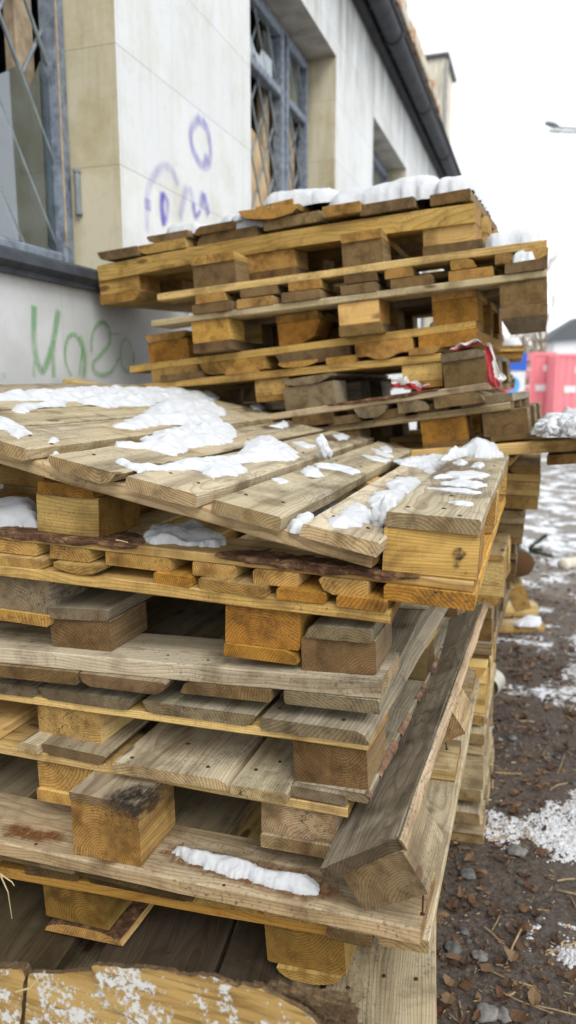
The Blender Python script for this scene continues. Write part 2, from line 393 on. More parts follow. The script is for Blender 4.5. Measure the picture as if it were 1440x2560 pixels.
# ------------------------------------------------------------------ the building
WX = -1.7; REC = 0.23; ZS, ZT, ZE = 1.885, 4.05, 4.77
def wall_mat(name, base, alt, dirty):
    b = NB(name); tc = b.n('ShaderNodeTexCoord').outputs['Object']; sp = b.n('ShaderNodeSeparateXYZ', i_Vector=tc)
    zz = b.math('DIVIDE', b.math('SUBTRACT', sp.outputs[2], 0.045), 0.46); row = b.math('FLOOR', zz); fz = b.math('FRACT', zz)
    yy = b.math('ADD', b.math('DIVIDE', b.math('SUBTRACT', sp.outputs[1], 2.895), 0.475), b.math('MULTIPLY', row, 0.0)); cy = b.math('FLOOR', yy); fy = b.math('FRACT', yy)
    j1 = b.math('LESS_THAN', fz, 0.009); j2 = b.math('MULTIPLY', b.math('LESS_THAN', fy, 0.008), 0.45)
    if name == 'wall_reveal': j2 = 0.0
    wn = b.n('ShaderNodeTexWhiteNoise', i_Vector=b.n('ShaderNodeCombineXYZ', i_X=row, i_Y=cy, i_Z=1.0).outputs[0]).outputs[0]
    n = b.noise(tc, 4, 7, 0.65); st = b.noise(b.vec('MULTIPLY', tc, (6, 6, 0.7)), 1.6, 5, 0.65); fine = b.noise(tc, 90, 4, 0.7)
    c = b.mix(b.math('MULTIPLY', wn, 0.55), base, alt)
    c = b.mix(b.ramp(st, [(0.50, 0.0), (0.78, 0.6 if name != 'wall_reveal' else 0.85)]), c, dirty)
    c = b.mix(b.ramp(n, [(0.48, 0.0), (0.70, 0.8)]), c, b.mix(1.0, c, (0.86, 0.84, 0.76) if name != 'wall_reveal' else (0.74, 0.68, 0.52), 'MULTIPLY'))
    c = b.mix(b.ramp(b.noise(tc, 26, 6, .75), [(.54, 0.0), (.70, .35)]), c, b.mix(1.0, c, (0.72, 0.72, 0.68), 'MULTIPLY'))
    # rain soot under the eaves and patchy grey below the sill line
    top = b.math('MULTIPLY', b.ramp(b.math('SUBTRACT', sp.outputs[2], 3.5), [(0.25, 0.0), (1.0, 1.0)]), b.ramp(st, [(0.42, 0.0), (0.62, 0.9)]))
    c = b.mix(b.math('MULTIPLY', top, 0.55), c, (0.16, 0.16, 0.13))
    low = b.math('MULTIPLY', b.math('LESS_THAN', sp.outputs[2], 1.87), b.ramp(n, [(0.35, 0.25), (0.65, 0.8)]))
    c = b.mix(low, c, (0.58, 0.60, 0.61))
    jj = b.math('MAXIMUM', j1, j2)
    c = b.mix(b.math('MULTIPLY', jj, 0.45), c, (0.16, 0.15, 0.13))
    h = b.math('SUBTRACT', b.math('ADD', b.math('MULTIPLY', fine, 0.25), b.math('MULTIPLY', n, 0.4)), b.math('MULTIPLY', jj, 1.5))
    return b.out(c, 0.85, b.bump(h, 0.35, 0.004))
WM = wall_mat('wall_stone', (0.76, 0.785, 0.79), (0.67, 0.695, 0.705), (0.60, 0.60, 0.54))
WR = wall_mat('wall_reveal', (0.70, 0.64, 0.47), (0.58, 0.53, 0.38), (0.42, 0.37, 0.22))
bld = empty('building', Matrix.Translation((WX-4, 9, 0)))
tag(bld, 'long pale stone-clad building with grey broken windows and graffiti behind the pallets', 'building')
def bpart(name, bm, mats, parent=None, smooth=False):
    o = bm_obj(name, bm, mats, parent or bld, smooth)
    if parent is None: o.location = -Vector(bld.matrix_world.translation)
    return o
wins = [(0.97, 2.874), (4.37, 6.28), (7.70, 9.62), (11.1, 13.0), (14.5, 16.4)]
YB = 19.0
bm = bmesh.new()
def quad(a, b, c, d, mi=0):
    f = bm.faces.new([bm.verts.new(p) for p in (a, b, c, d)]); f.material_index = mi
def wrect(y0, y1, z0, z1): quad((WX, y0, z0), (WX, y1, z0), (WX, y1, z1), (WX, y0, z1))
wrect(-4, YB, -0.1, ZS); wrect(-4, YB, ZT, ZE)
py = -4
for (a, b_) in wins:
    wrect(py, a, ZS, ZT); py = b_
    xi = WX-REC-0.1
    quad((WX, a, ZS), (xi, a, ZS), (xi, a, ZT), (WX, a, ZT), 1); quad((WX, b_, ZS), (WX, b_, ZT), (xi, b_, ZT), (xi, b_, ZS), 1)
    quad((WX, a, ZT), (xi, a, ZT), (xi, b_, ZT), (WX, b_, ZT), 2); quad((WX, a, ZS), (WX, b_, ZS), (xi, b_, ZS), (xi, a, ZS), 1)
wrect(py, YB, ZS, ZT)
quad((WX, YB, -.1), (WX-9, YB, -.1), (WX-9, YB, ZE), (WX, YB, ZE)); quad((WX, -4, -.1), (WX, -4, ZE), (WX-9, -4, ZE), (WX-9, -4, -.1))
quad((WX-9, -4, -.1), (WX-9, -4, ZE), (WX-9, YB, ZE), (WX-9, YB, -.1))
bmesh.ops.remove_doubles(bm, verts=bm.verts[:], dist=1e-4); bmesh.ops.recalc_face_normals(bm, faces=bm.faces[:])
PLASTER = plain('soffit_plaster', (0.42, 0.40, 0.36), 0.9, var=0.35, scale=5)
bpart('wall', bm, (WM, WR, PLASTER))
# dark interior partition and floor so that the rooms have depth
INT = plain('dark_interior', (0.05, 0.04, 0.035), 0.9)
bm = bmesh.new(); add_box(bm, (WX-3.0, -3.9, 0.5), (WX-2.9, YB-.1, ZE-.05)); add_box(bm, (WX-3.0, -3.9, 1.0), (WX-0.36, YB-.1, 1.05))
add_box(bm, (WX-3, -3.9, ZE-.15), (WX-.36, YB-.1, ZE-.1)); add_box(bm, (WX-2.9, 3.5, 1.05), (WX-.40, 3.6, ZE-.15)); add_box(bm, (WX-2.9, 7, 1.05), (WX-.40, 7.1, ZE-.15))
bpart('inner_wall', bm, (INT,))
PAINT = plain('blue_grey_paint', (0.20, 0.235, 0.285), 0.55, var=0.45, scale=25)
RAW = plain('bare_wood', (0.46, 0.36, 0.24), 0.8, var=0.35, scale=20)
IRON = plain('grille_iron', (0.24, 0.275, 0.29), 0.5, var=0.3)
def glass_mat(name, tint, refl, alpha):
    b = NB(name); nt_ = b.t; nt_.nodes.remove(b.bsdf)
    out = nt_.nodes['Material Output']
    gl = b.n('ShaderNodeBsdfGlossy', i_Color=(0.9, 0.95, 1, 1), i_Roughness=0.03); tr = b.n('ShaderNodeBsdfTransparent', i_Color=(*tint, 1))
    df = b.n('ShaderNodeBsdfDiffuse', i_Color=(0.14, 0.19, 0.19, 1))
    m1 = b.n('ShaderNodeMixShader', i_0=b.ramp(b.noise(b.n('ShaderNodeTexCoord').outputs['Object'], 3.0, 6, .7), [(.38, alpha*.4), (.66, alpha*3.2)]), i_1=tr.outputs[0], i_2=df.outputs[0])
    fr = b.n('ShaderNodeFresnel', i_IOR=1.5)
    tc = b.n('ShaderNodeTexCoord').outputs['Object']; n = b.noise(tc, 1.5, 2, 0.5)
    nt_.links.new(b.bump(n, 0.1, 0.02), gl.inputs['Normal'])
    m2 = b.n('ShaderNodeMixShader', i_0=b.math('MULTIPLY_ADD', fr.outputs[0], refl, 0.12, clamp=True), i_1=m1.outputs[0], i_2=gl.outputs[0])
    nt_.links.new(m2.outputs[0], out.inputs[0]); return b.m
GLASS = glass_mat('old_glass', (0.72, 0.80, 0.78), 1.6, 0.16)
def strip_poly(name, pts, x, th, mat, parent):
    """flat panel in a plane of constant X from (y,z) points, with thickness"""
    bm = bmesh.new(); a = [bm.verts.new((x, p[0], p[1])) for p in pts]; c = [bm.verts.new((x-th, p[0], p[1])) for p in pts]
    bm.faces.new(a); bm.faces.new(c[::-1])
    for i in range(len(pts)):
        j = (i+1) % len(pts); bm.faces.new((a[i], c[i], c[j], a[j]))
    bmesh.ops.recalc_face_normals(bm, faces=bm.faces[:])
    return bpart(name, bm, (mat,), None)
def window(idx, a, b_, label, mull, trans, broken=True):
    root = empty('window', Matrix.Translation((WX-REC, (a+b_)/2, ZS))); root.parent = bld
    root.matrix_parent_inverse = bld.matrix_world.inverted(); root['label'] = label
    off = -Vector(root.location)
    def sub(name, bm, mats):
        o = bm_obj(name, bm, mats, root); o.location = -Vector((WX-REC, (a+b_)/2, ZS)); return o
    X = WX-REC; fw = 0.05
    bm = bmesh.new()
    for (y0, y1, z0, z1) in ((a+.002, a+fw, ZS+.003, ZT-.003), (b_-fw, b_-.002, ZS+.003, ZT-.003), (a+fw, b_-fw, ZT-fw, ZT-.003), (a+fw, b_-fw, ZS+.003, ZS+fw)):
        add_box(bm, (X-.09, y0, z0), (X-.005, y1, z1), 0.006)
    for m in mull: add_box(bm, (X-.088, m-.04, ZS+fw), (X-.008, m+.04, ZT-fw), 0.008)
    ed = [a+fw]+[q for m in mull for q in (m-.04, m+.04)]+[b_-fw]
    # sash frames with a moulded inner lip
    for k in range(0, len(ed), 2):
        y0, y1 = ed[k], ed[k+1]
        add_box(bm, (X-.070, y0, ZS+fw), (X+.012, y0+.042, ZT-fw), 0.008); add_box(bm, (X-.070, y1-.042, ZS+fw), (X+.012, y1, ZT-fw), 0.008)
        add_box(bm, (X-.068, y0+.055, ZT-fw-.055), (X+.010, y1-.055, ZT-fw), 0.008); add_box(bm, (X-.068, y0+.055, ZS+fw), (X+.010, y1-.055, ZS+fw+.055), 0.008)
        for t in trans: add_box(bm, (X-.068, y0+.055, t-.03), (X+.014, y1-.055, t+.03), 0.008)
    sub('frame', bm, (PAINT,))
    # inner casement of bare wood
    for k in range(0, len(ed), 2):
        y0, y1 = ed[k], ed[k+1]
        for (ya, yb) in ((y1-.155, y1-.044), (y0+.044, y0+.12)):
            bm = bmesh.new(); add_box(bm, (X-.15, ya, ZS+fw), (X-.09, yb, ZT-fw), 0.006); sub('inner_casement', bm, (RAW,))
    # diamond grille
    bm = bmesh.new(); st = 0.235; z0, z1 = ZS+.1, ZT-.1; y0, y1 = a+.06, b_-.06; k = -12
    for k in range(-14, 22):
        for sg in (1, -1):
            ya = y0+k*st; pts = []
            # clip the slanted bar to the opening
            slope = 1.5*sg; zb = z0 if sg > 0 else z1
            for (yy) in (y0, y1):
                zz = zb+(yy-ya)*slope
                if z0 <= zz <= z1: pts.append((yy, zz))
            for zz in (z0, z1):
                yy = ya+(zz-zb)/slope
                if y0 < yy < y1: pts.append((yy, zz))
            if len(pts) >= 2:
                p, q = pts[0], pts[1]
                if (Vector(p)-Vector(q)).length > .05: tube(bm, [(X-.045-.010*sg, *p), (X-.045-.010*sg, *q)], 0.0085, 6)
    sub('grille', bm, (IRON,))
    return root, sub, ed, X
# nearest window: long broken pane, jagged at the top
r1, sub, ed, X = window(1, 0.97, 2.874, 'nearest window, its big pane broken off in a slant', (1.35,), ())
bm = bmesh.new()
def pane(bm, X, pts):
    a = [bm.verts.new((X, *p)) for p in pts]; c = [bm.verts.new((X-.004, *p)) for p in pts]
    bm.faces.new(a); bm.faces.new(c[::-1])
    for i in range(len(pts)): bm.faces.new((a[i], c[i], c[(i+1) % len(pts)], a[(i+1) % len(pts)]))
pane(bm, X-.03, [(1.45, 2.0), (2.775, 2.0), (2.775, 2.66), (2.735, 2.72), (2.66, 2.60), (2.60, 2.66), (2.53, 2.61), (2.42, 2.545), (2.0, 2.45), (1.45, 2.62)])
pane(bm, X-.05, [(2.60, 2.0), (2.744, 2.0), (2.744, 2.28), (2.70, 2.38), (2.66, 2.62), (2.62, 2.5)])
sub('pane', bm, (GLASS,))
CUR = plain('old_curtain', (0.28, 0.31, 0.32), 0.9, var=0.2); BLD = plain('blue_board', (0.25, 0.32, 0.38), 0.8, var=.3); BRN = plain('brown_board', (0.05, 0.03, 0.022), 0.8, var=.3)
for nm, y0, y1, xx, mt in (('curtain', 2.46, 2.52, -.30, CUR), ('inner_board', 2.53, 2.60, -.26, BRN), ('inner_board', 2.61, 2.68, -.24, BLD), ('inner_board', 2.20, 2.44, -.32, BRN), ('curtain', 2.0, 2.12, -.34, CUR)):
    bm = bmesh.new(); add_box(bm, (X+xx-.02, y0, 1.2), (X+xx, y1, 3.95)); sub(nm, bm, (mt,))
bm = bmesh.new()
add_box(bm, (X+.0125, 2.782, 2.02), (X+.0165, 2.790, 3.9))
sub('glazing_strip', bm, (RAW,))
bm = bmesh.new(); tube(bm, [(X+.03, 2.862, 2.17), (X+.03, 2.862, 2.33)], 0.013, 8); tube(bm, [(X+.03, 2.862, 2.16), (X+.03, 2.862, 2.172)], 0.017, 8); tube(bm, [(X+.03, 2.862, 2.328), (X+.03, 2.862, 2.34)], 0.017, 8); sub('hinge', bm, (IRON,))
# second window
r2, sub, ed, X = window(2, 4.37, 6.28, 'second window along the wall, with a sheet of plywood behind broken glass', (5.66,), (3.56,))
bm = bmesh.new()
pane(bm, X-.03, [(4.55, 3.6), (5.03, 3.6), (5.12, 3.66), (5.17, 3.62), (5.22, 3.60), (5.56, 3.6), (5.56, 3.9), (5.30, 3.9), (5.24, 3.75), (5.20, 3.62), (5.13, 3.70), (5.10, 3.80), (5.10, 3.9), (4.55, 3.9)][:6]+[(5.56, 3.9), (5.30, 3.88), (5.27, 3.76), (5.22, 3.68), (5.14, 3.68), (5.06, 3.74), (4.95, 3.9), (4.55, 3.9)])
pane(bm, X-.03, [(5.75, 3.6), (6.14, 3.6), (6.14, 3.91), (5.75, 3.91)])
sub('pane', bm, (GLASS,))
bm = bmesh.new(); PLY = plain('plywood', (0.62, 0.45, 0.26), 0.8, var=0.12, scale=4)
pts = [(4.5, 1.98), (5.60, 1.98), (5.60, 2.70), (5.58, 2.95), (5.52, 3.06), (5.40, 3.15), (5.25, 3.20), (5.0, 3.24), (4.5, 3.28)]
a = [bm.verts.new((X-.08, *p)) for p in pts]; c = [bm.verts.new((X-.095, *p)) for p in pts]; bm.faces.new(a); bm.faces.new(c[::-1])
for i in range(len(pts)): bm.faces.new((a[i], c[i], c[(i+1) % len(pts)], a[(i+1) % len(pts)]))
bmesh.ops.recalc_face_normals(bm, faces=bm.faces[:]); sub('plywood_sheet', bm, (PLY,))
for i in (2, 3, 4):
    r3, sub, ed, X = window(i+1, *wins[i], {2: 'third window along the wall, with its blind half lowered', 3: 'fourth window along the wall', 4: 'last window along the wall'}[i], ((wins[i][0]+wins[i][1])/2,), (3.56,))
    bm = bmesh.new()
    for k in range(0, len(ed), 2): pane(bm, X-.03, [(ed[k]+.05, ZS+.13), (ed[k+1]-.05, ZS+.13), (ed[k+1]-.05, ZT-.13), (ed[k]+.05, ZT-.13)])
    sub('pane', bm, (GLASS,))
# sills: folded sheet metal
TIN = plain('sill_tin', (0.055, 0.065, 0.08), 0.55, 0.1, var=0.4, scale=12)
for (a, b_) in wins:
    bm = bmesh.new(); pr = [(WX-REC+.02, ZS+.022), (WX+.03, ZS+.006), (WX+.055, ZS-.008), (WX+.06, ZS-.04), (WX+.035, ZS-.06), (WX+.035, ZS-.075), (WX+.004, ZS-.075), (WX+.004, ZS-.02)]
    e0 = [bm.verts.new((p[0], a+.003 if p[0] < WX-.01 else a-.05, p[1])) for p in pr]; e1 = [bm.verts.new((p[0], b_-.003 if p[0] < WX-.01 else b_+.05, p[1])) for p in pr]
    for i in range(len(pr)): bm.faces.new((e0[i], e0[(i+1) % len(pr)], e1[(i+1) % len(pr)], e1[i]))
    bm.faces.new(e0[::-1]); bm.faces.new(e1); bmesh.ops.recalc_face_normals(bm, faces=bm.faces[:]); bpart('sill', bm, (TIN,))
# eaves, gutter, roof
DARK = plain('roof_tar', (0.022, 0.024, 0.028), 0.7, var=0.5, scale=8); GUT = plain('gutter_tin', (0.035, 0.040, 0.048), 0.65, 0.0, var=0.5, scale=6)
bm = bmesh.new(); add_box(bm, (WX-.3, -4.2, ZE), (WX+.28, YB+.2, ZE+.05)); add_box(bm, (WX+.01, -4.2, ZE-.12), (WX+.09, YB+.2, ZE-.002), 0.02)
for k in range(46):
    y = -4+k*.5; add_box(bm, (WX+.09, y, ZE-.07), (WX+.25, y+.05, ZE-.002))
bpart('eaves', bm, (DARK,))
bm = bmesh.new(); n = 10
for seg in range(12):
    y0, y1 = -4+seg*1.95, -4+(seg+1)*1.95+.02
    for (ya, yb, rr) in ((y0, y1, .085), (y1-.09, y1-.02, .098)):
        rings = []
        for y in (ya, yb): rings.append([bm.verts.new((WX+.19-rr*math.cos(math.pi*k/n), y, ZE-.03-rr*math.sin(math.pi*k/n)*1.1)) for k in range(n+1)])
        for k in range(n): bm.faces.new((rings[0][k], rings[0][k+1], rings[1][k+1], rings[1][k]))
        bm.faces.new(rings[0]); bm.faces.new(rings[1])
bpart('gutter', bm, (GUT,), smooth=False)
bm = bmesh.new()
quad((WX+.30, -4.2, ZE+.052), (WX+.30, YB+.2, ZE+.052), (WX-4.5, YB+.2, ZE+1.75), (WX-4.5, -4.2, ZE+1.75)); quad((WX-4.5, -4.2, ZE+1.75), (WX-4.5, YB+.2, ZE+1.75), (WX-9.3, YB+.2, ZE+.1), (WX-9.3, -4.2, ZE+.1))
bmesh.ops.recalc_face_normals(bm, faces=bm.faces[:]); bpart('roof', bm, (DARK,))
# crumbled brick and mortar strip along the roof edge
BRK = NB('crumbled_brick'); tc = BRK.n('ShaderNodeTexCoord').outputs['Object']
BRKM = BRK.out(BRK.ramp(BRK.noise(tc, 5, 5, 0.7), [(0.34, (0.30, 0.13, 0.06)), (0.43, (0.48, 0.24, 0.12)), (0.50, (0.62, 0.56, 0.44)), (0.75, (0.68, 0.65, 0.58))]), 0.9)
bm = bmesh.new(); y = -4.0; rb = random.Random(5)
while y < 10.2:
    ln = rb.uniform(.12, .32); hh = rb.uniform(.11, .17) if y < 8.6 else rb.uniform(.05, .16)
    add_box(bm, (WX+.12, y, ZE+.056), (WX+.315+rb.uniform(-.02, .015), y+ln-.004, ZE+.056+hh), 0.01); y += ln
bpart('parapet', bm, (BRKM,))
# chimney block beyond the roof edge, with capping slab and downpipe
CHM = wall_mat('chimney_stone', (0.86, 0.80, 0.66), (0.80, 0.74, 0.60), (0.72, 0.66, 0.50))
def px_at(x, y, Y): return onY(x, y, Y)
A = onY(1058, 150, 17.5); B_ = onY(1113, 150, 17.5); zc = A.z
bm = bmesh.new(); add_box(bm, (A.x-.6, 17.5, 3.0), (B_.x, 18.9, zc)); ch = bpart('chimney', bm, (CHM,))
def child(name, bm, mats, par):
    o = bm_obj(name, bm, mats, par); o.location = (0, 0, 0); return o
bm = bmesh.new(); add_box(bm, (A.x-.72, 17.40, zc+.001), (B_.x+.09, 19.0, zc+.07), 0.02); child('cap', bm, (plain('cap_tin', (.16, .165, .17), .6),), ch)
bm = bmesh.new(); tube(bm, [(B_.x+.05, 17.42, 3.2), (B_.x+.05, 17.42, zc-.1)], 0.04, 8); child('downpipe', bm, (plain('zinc', (0.35, 0.35, 0.33), 0.5),), ch)

# ------------------------------------------------------------------ spray paint on the wall
def spray_mat(name, col):
    b = NB(name); uv = b.n('ShaderNodeUVMap').outputs[0]; sp = b.n('ShaderNodeSeparateXYZ', i_Vector=uv); tc = b.n('ShaderNodeTexCoord').outputs['Object']
    e = b.math('SUBTRACT', 1.0, b.math('ABSOLUTE', b.math('MULTIPLY_ADD', sp.outputs[0], 2.0, -1.0)))
    a = b.math('MULTIPLY', b.ramp(e, [(0.0, 0.0), (0.75, 1.0)]), b.ramp(b.noise(b.vec('MULTIPLY', tc, (1, 1, .5)), 14, 5, 0.7), [(0.3, 0.35), (0.6, 1.0)]))
    a = b.math('MULTIPLY', a, sp.outputs[1]); b.t.links.new(a, b.bsdf.inputs['Alpha']); return b.out(col, 0.7)
SG = spray_mat('green_spray', (0.22, 0.50, 0.20)); SP = spray_mat('violet_spray', (0.16, 0.13, 0.62))
def stroke(bm, uvl, pts, wd, op, off):
    P = [onX(x, y, WX+off) for (x, y) in pts]; Q = []
    for i in range(len(P)-1):      # Catmull-Rom
        a, b, c, d = P[max(i-1, 0)], P[i], P[i+1], P[min(i+2, len(P)-1)]
        for k in range(6):
            t = k/6; Q.append(0.5*((2*b)+(c-a)*t+(2*a-5*b+4*c-d)*t*t+(3*b-a-3*c+d)*t*t*t))
    Q.append(P[-1]); L_ = []
    for i, q in enumerate(Q):
        t = (Q[min(i+1, len(Q)-1)]-Q[max(i-1, 0)]); t.x = 0; t.normalize(); s = Vector((0, -t.z, t.y))*wd/2
        a1, a2 = q-s, q+s; a1.x = a2.x = WX+off; L_.append((bm.verts.new(a1), bm.verts.new(a2), 1.0 if 0 < i < len(Q)-1 else 0.2))
    for i in range(len(L_)-1):
        f = bm.faces.new((L_[i][0], L_[i][1], L_[i+1][1], L_[i+1][0])); o4 = (L_[i][2], L_[i][2], L_[i+1][2], L_[i+1][2])
        for lp, u_, v_ in zip(f.loops, (0, 1, 1, 0), o4): lp[uvl].uv = (u_, v_*op)
def graffiti(name, mat, strokes, lab):
    root = empty(name, Matrix.Translation((WX, 3, 2))); root.parent = bld; root.matrix_parent_inverse = bld.matrix_world.inverted(); root['label'] = lab
    for i, (pts, wd, op) in enumerate(strokes):
        bm = bmesh.new(); uvl = bm.loops.layers.uv.new('UVMap'); stroke(bm, uvl, pts, wd*(1.15 if mat is SP else .85), op*(.85 if mat is SP else .75), 0.0025+i*0.0007)
        o = bm_obj('paint_stroke', bm, (mat,), root); o.location = (-WX, -3, -2)
g3 = lambda l: [(x/2, 600+y/2) for x, y in l]; g1 = lambda l: [(x/2, y/2) for x, y in l]
graffiti('graffiti', SG, [
    (g3([(172, 325), (170, 420), (172, 520), (188, 610), (212, 652), (240, 600), (268, 500), (294, 345)]), .050, .9),
    (g3([(270, 500), (266, 600), (270, 690)]), .042, .7), (g3([(172, 600), (170, 690)]), .03, .4),
    (g3([(400, 500), (372, 468), (338, 492), (326, 560), (334, 625), (358, 680)]), .028, .85), (g3([(395, 480), (415, 530), (425, 600), (418, 690)]), .05, .85),
    (g3([(418, 530), (405, 600), (398, 680)]), .022, .7),
    (g3([(458, 560), (460, 480), (485, 425), (520, 410), (548, 450), (545, 520), (505, 570), (468, 610), (474, 655), (515, 672), (560, 650), (598, 585)]), .028, .9),
    (g3([(640, 490), (612, 510), (602, 570), (612, 630), (640, 655), (665, 620), (668, 560), (645, 495)]), .030, .6), (g3([(668, 560), (672, 620), (690, 660)]), .03, .5),
    (g3([(22, 660), (25, 690)]), .03, .5), (g3([(548, 470), (600, 470)]), .02, .4)],
    'green sprayed letters on the wall below the nearest window')
graffiti('graffiti', SP, [
    (g1([(1000, 585), (958, 650), (962, 735), (1000, 815), (1040, 825), (1052, 760), (1040, 660), (1012, 590)]), .060, .45), (g1([(1020, 790), (1046, 800)]), .06, .5), (g1([(1015, 590), (1010, 640)]), .09, .35),
    (g1([(740, 1170), (736, 1000), (760, 900), (815, 835), (860, 850), (895, 930)]), .055, .28), (g1([(741, 990), (742, 1055)]), .065, .8),
    (g1([(815, 960), (812, 1040), (824, 1130)]), .05, .95), (g1([(815, 965), (840, 1010), (832, 1110)]), .04, .8), (g1([(935, 930), (918, 1010), (900, 1095)]), .06, .35),
    (g1([(968, 1010), (980, 1078), (1005, 1050)]), .035, .8), (g1([(1020, 960), (1010, 1040)]), .07, .8), (g1([(1022, 965), (1035, 1020), (1045, 1075)]), .05, .85), (g1([(950, 930), (965, 990), (975, 1050)]), .04, .35),
    (g3([(770, 120), (795, 170), (830, 192), (850, 160), (866, 110)]), .05, .9), (g3([(850, 180), (880, 160), (905, 120)]), .05, .75), (g3([(868, 180), (872, 230)]), .02, .8), (g3([(928, 240), (936, 330), (942, 420)]), .028, .8), (g3([(948, 230), (956, 310)]), .02, .8)],
    'violet sprayed scrawl on the white wall between the two nearest windows')

# ================================================================== FRONT STACK
GF = 'pallets in the near stack'; GM = 'pallets in the leaning middle stack'; GB = 'pallets in the low stack behind the near one'; GR_ = 'pallets stacked at the far right'
# lowest visible pallet: its deck is seen from above
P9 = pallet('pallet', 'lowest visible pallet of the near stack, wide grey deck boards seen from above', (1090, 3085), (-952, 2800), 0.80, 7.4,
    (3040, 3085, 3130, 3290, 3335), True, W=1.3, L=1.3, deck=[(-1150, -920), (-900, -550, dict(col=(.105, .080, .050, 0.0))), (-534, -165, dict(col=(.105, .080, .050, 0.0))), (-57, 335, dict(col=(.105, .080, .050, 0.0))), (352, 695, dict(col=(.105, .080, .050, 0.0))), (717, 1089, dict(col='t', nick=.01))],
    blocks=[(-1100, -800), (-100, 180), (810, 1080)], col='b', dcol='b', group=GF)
lowp = []
for k, (lab, yw) in enumerate((('pallet second from the soil in the near stack, below the wide grey deck boards', 4.0), ('pallet resting on the soil at the foot of the near stack', 6.0))):
    z1 = P9.R.z+P9.z['R'][0]-.002-k*.146; q = frame(Vector((-.15, .84+.03*k, z1)), Vector((math.cos(math.radians(yw)), math.sin(math.radians(yw)), 0)), Vector((-math.sin(math.radians(yw)), math.cos(math.radians(yw)), 0)), U0)
    rt = empty('pallet', q); tag(rt, lab, 'pallet', GF)
    for n_ in range(6): timber('deck_board', (-.12-.205*n_, 0, -.022), (-.205*n_, 1.2, 0), 'y', rt, col='b')
    for yy in (0, .53, 1.06): timber('cross_board', (-1.15, yy, -.044), (0, yy+.14, -.0225), 'x', rt, col='o')
    for xx in (-1.15, -.65, -.14):
        for yy in (.01, .53, 1.05): timber('block', (xx, yy, -.120), (xx+.14, yy+.14, -.0445), 'y', rt, col='b')
        timber('runner', (xx, 0, -.143), (xx+.14, 1.2, -.1205), 'y', rt, col='b')
P8 = pallet('pallet', 'near stack, pallet with mossy yellow blocks and rounded slab runners under them', (813, 2313), (0, 2170), 1.12, -0.5,
    (2284, 2311, 2340, 2445, 2475), True, W=1.15, L=1.15, deck=[(-200, -20), (60, 190, dict(col='b', dark=.7)), (215, 460, dict(col='b', dark=.7)), (480, 640), (655, 800)], blocks=[(-420, -230), (108, 270, dict(col=(.50, .335, .095, .1), rk='slabup', rcol='y', rx=(0, .03))), (665, 862, dict(col=(.50, .335, .095, .1), rk='slab', rcol='y', rx=(.02, -.01)))],
    col='y', ccol='d', group=GF)
P7 = pallet('pallet', 'near stack, pallet with a long lump of snow on its stained cross board', (1055, 2328), (0, 2108), 1.07, 0.3,
    (2140, 2165, 2326, 2366, 2400), False, W=1.25, L=1.2, wc=.155, deck=[(-300, -100), (-60, 160, dict(dark=.7, dv=-.02)), (165, 465, dict(col='b', dark=.8, dv=-.02, th=.006)), (812, 925, dict(col='b')), (940, 1068, dict(col='t', dv=-.012, nick=.02))],
    blocks=[(184, 350, dict(col='o', rcol=(.30, .22, .12, .35), sb=.01)), (-420, -230)], col='y', ccol=(.62, .46, .22, .2), dcol='t', group=GF, cross_kind='sq')
P6 = pallet('pallet', 'near stack, pallet with pale grey deck boards showing their tops in the gap', (868, 2026), (0, 1867), 1.15, -0.3,
    (1993, 2022, 2046, 2130, 2163), True, W=1.2, L=1.2, deck=[(-360, -180), (-170, -25, dict(dv=.005)), (38, 96, dict(col='p', kind='ur')), (98, 262, dict(kind='wb', col='b')), (290, 576, dict(col='p', kind='ul', dv=.02)), (584, 722, dict(col='p', dv=.025)), (724, 862, dict(col='g', dz=.004))],
    blocks=[(-430, -250), (96, 246, dict(col='y', bk='sq')), (655, 842, dict(col='p', rcol='t'))], col='y', ccol='y', group=GF)
P5 = pallet('pallet', 'near stack, skewed pallet with pink bark along its right bottom board', (921, 1857), (0, 1733), 1.15, -2.6,
    (1822, 1855, 1879, 1988, 2012), True, W=1.2, L=1.2, deck=[(-330, -150), (-130, 78, dict(kind='wr')), (92, 328, dict(kind='wb', col='g')), (352, 636, dict(kind='wb', col='g')), (650, 925, dict(kind='ul', col='g'))],
    blocks=[(-400, -220), (96, 250, dict(col='y')), (735, 917, dict(col='b', rcol='g', rx=(-.012, .004), rk='ur'))], col='g', ccol='y', rcol='g', group=GF)
P4 = pallet('pallet', 'near stack, upturned pallet with brown weathered blocks and a pale worn cross board', (955, 1706), (0, 1622), 1.16, 0.0,
    (1582, 1616, 1704, 1750, 1786), False, W=1.2, L=1.2, wc=.15, deck=[(-330, -150), (-135, 192, dict(kind='wr')), (195, 418, dict(kind='wb')), (443, 672, dict(kind='ur')), (705, 945, dict(col='g'))],
    blocks=[(-420, -230), (112, 265, dict(col='b', sb=.03, rx=(.004, -.004), rcol='g')), (751, 937, dict(col='b', rcol='g', rx=(.008, -.004), sb=.02, rk='ur'))], col='g', ccol='p', dcol='b', rcol='g', group=GF)
P3 = pallet('pallet', 'near stack, pallet with a bright orange middle block under a yellow cross board', (975, 1531), (0, 1415), 1.16, 0.2,
    (1500, 1529, 1562, 1668, 1702), True, W=1.2, L=1.2, deck=[(-330, -160), (-140, 95, dict(col='y')), (128, 245, dict(col='y', kind='slab')), (375, 470), (490, 662, dict(col='o')), (690, 812), (840, 965, dict(col='d'))],
    blocks=[(-120, 115, dict(col='g', sb=.02)), (565, 748, dict(col='d', kind='sq', rcol='d', rk='ul'))], col='o', ccol='o', dcol='d', group=GF)
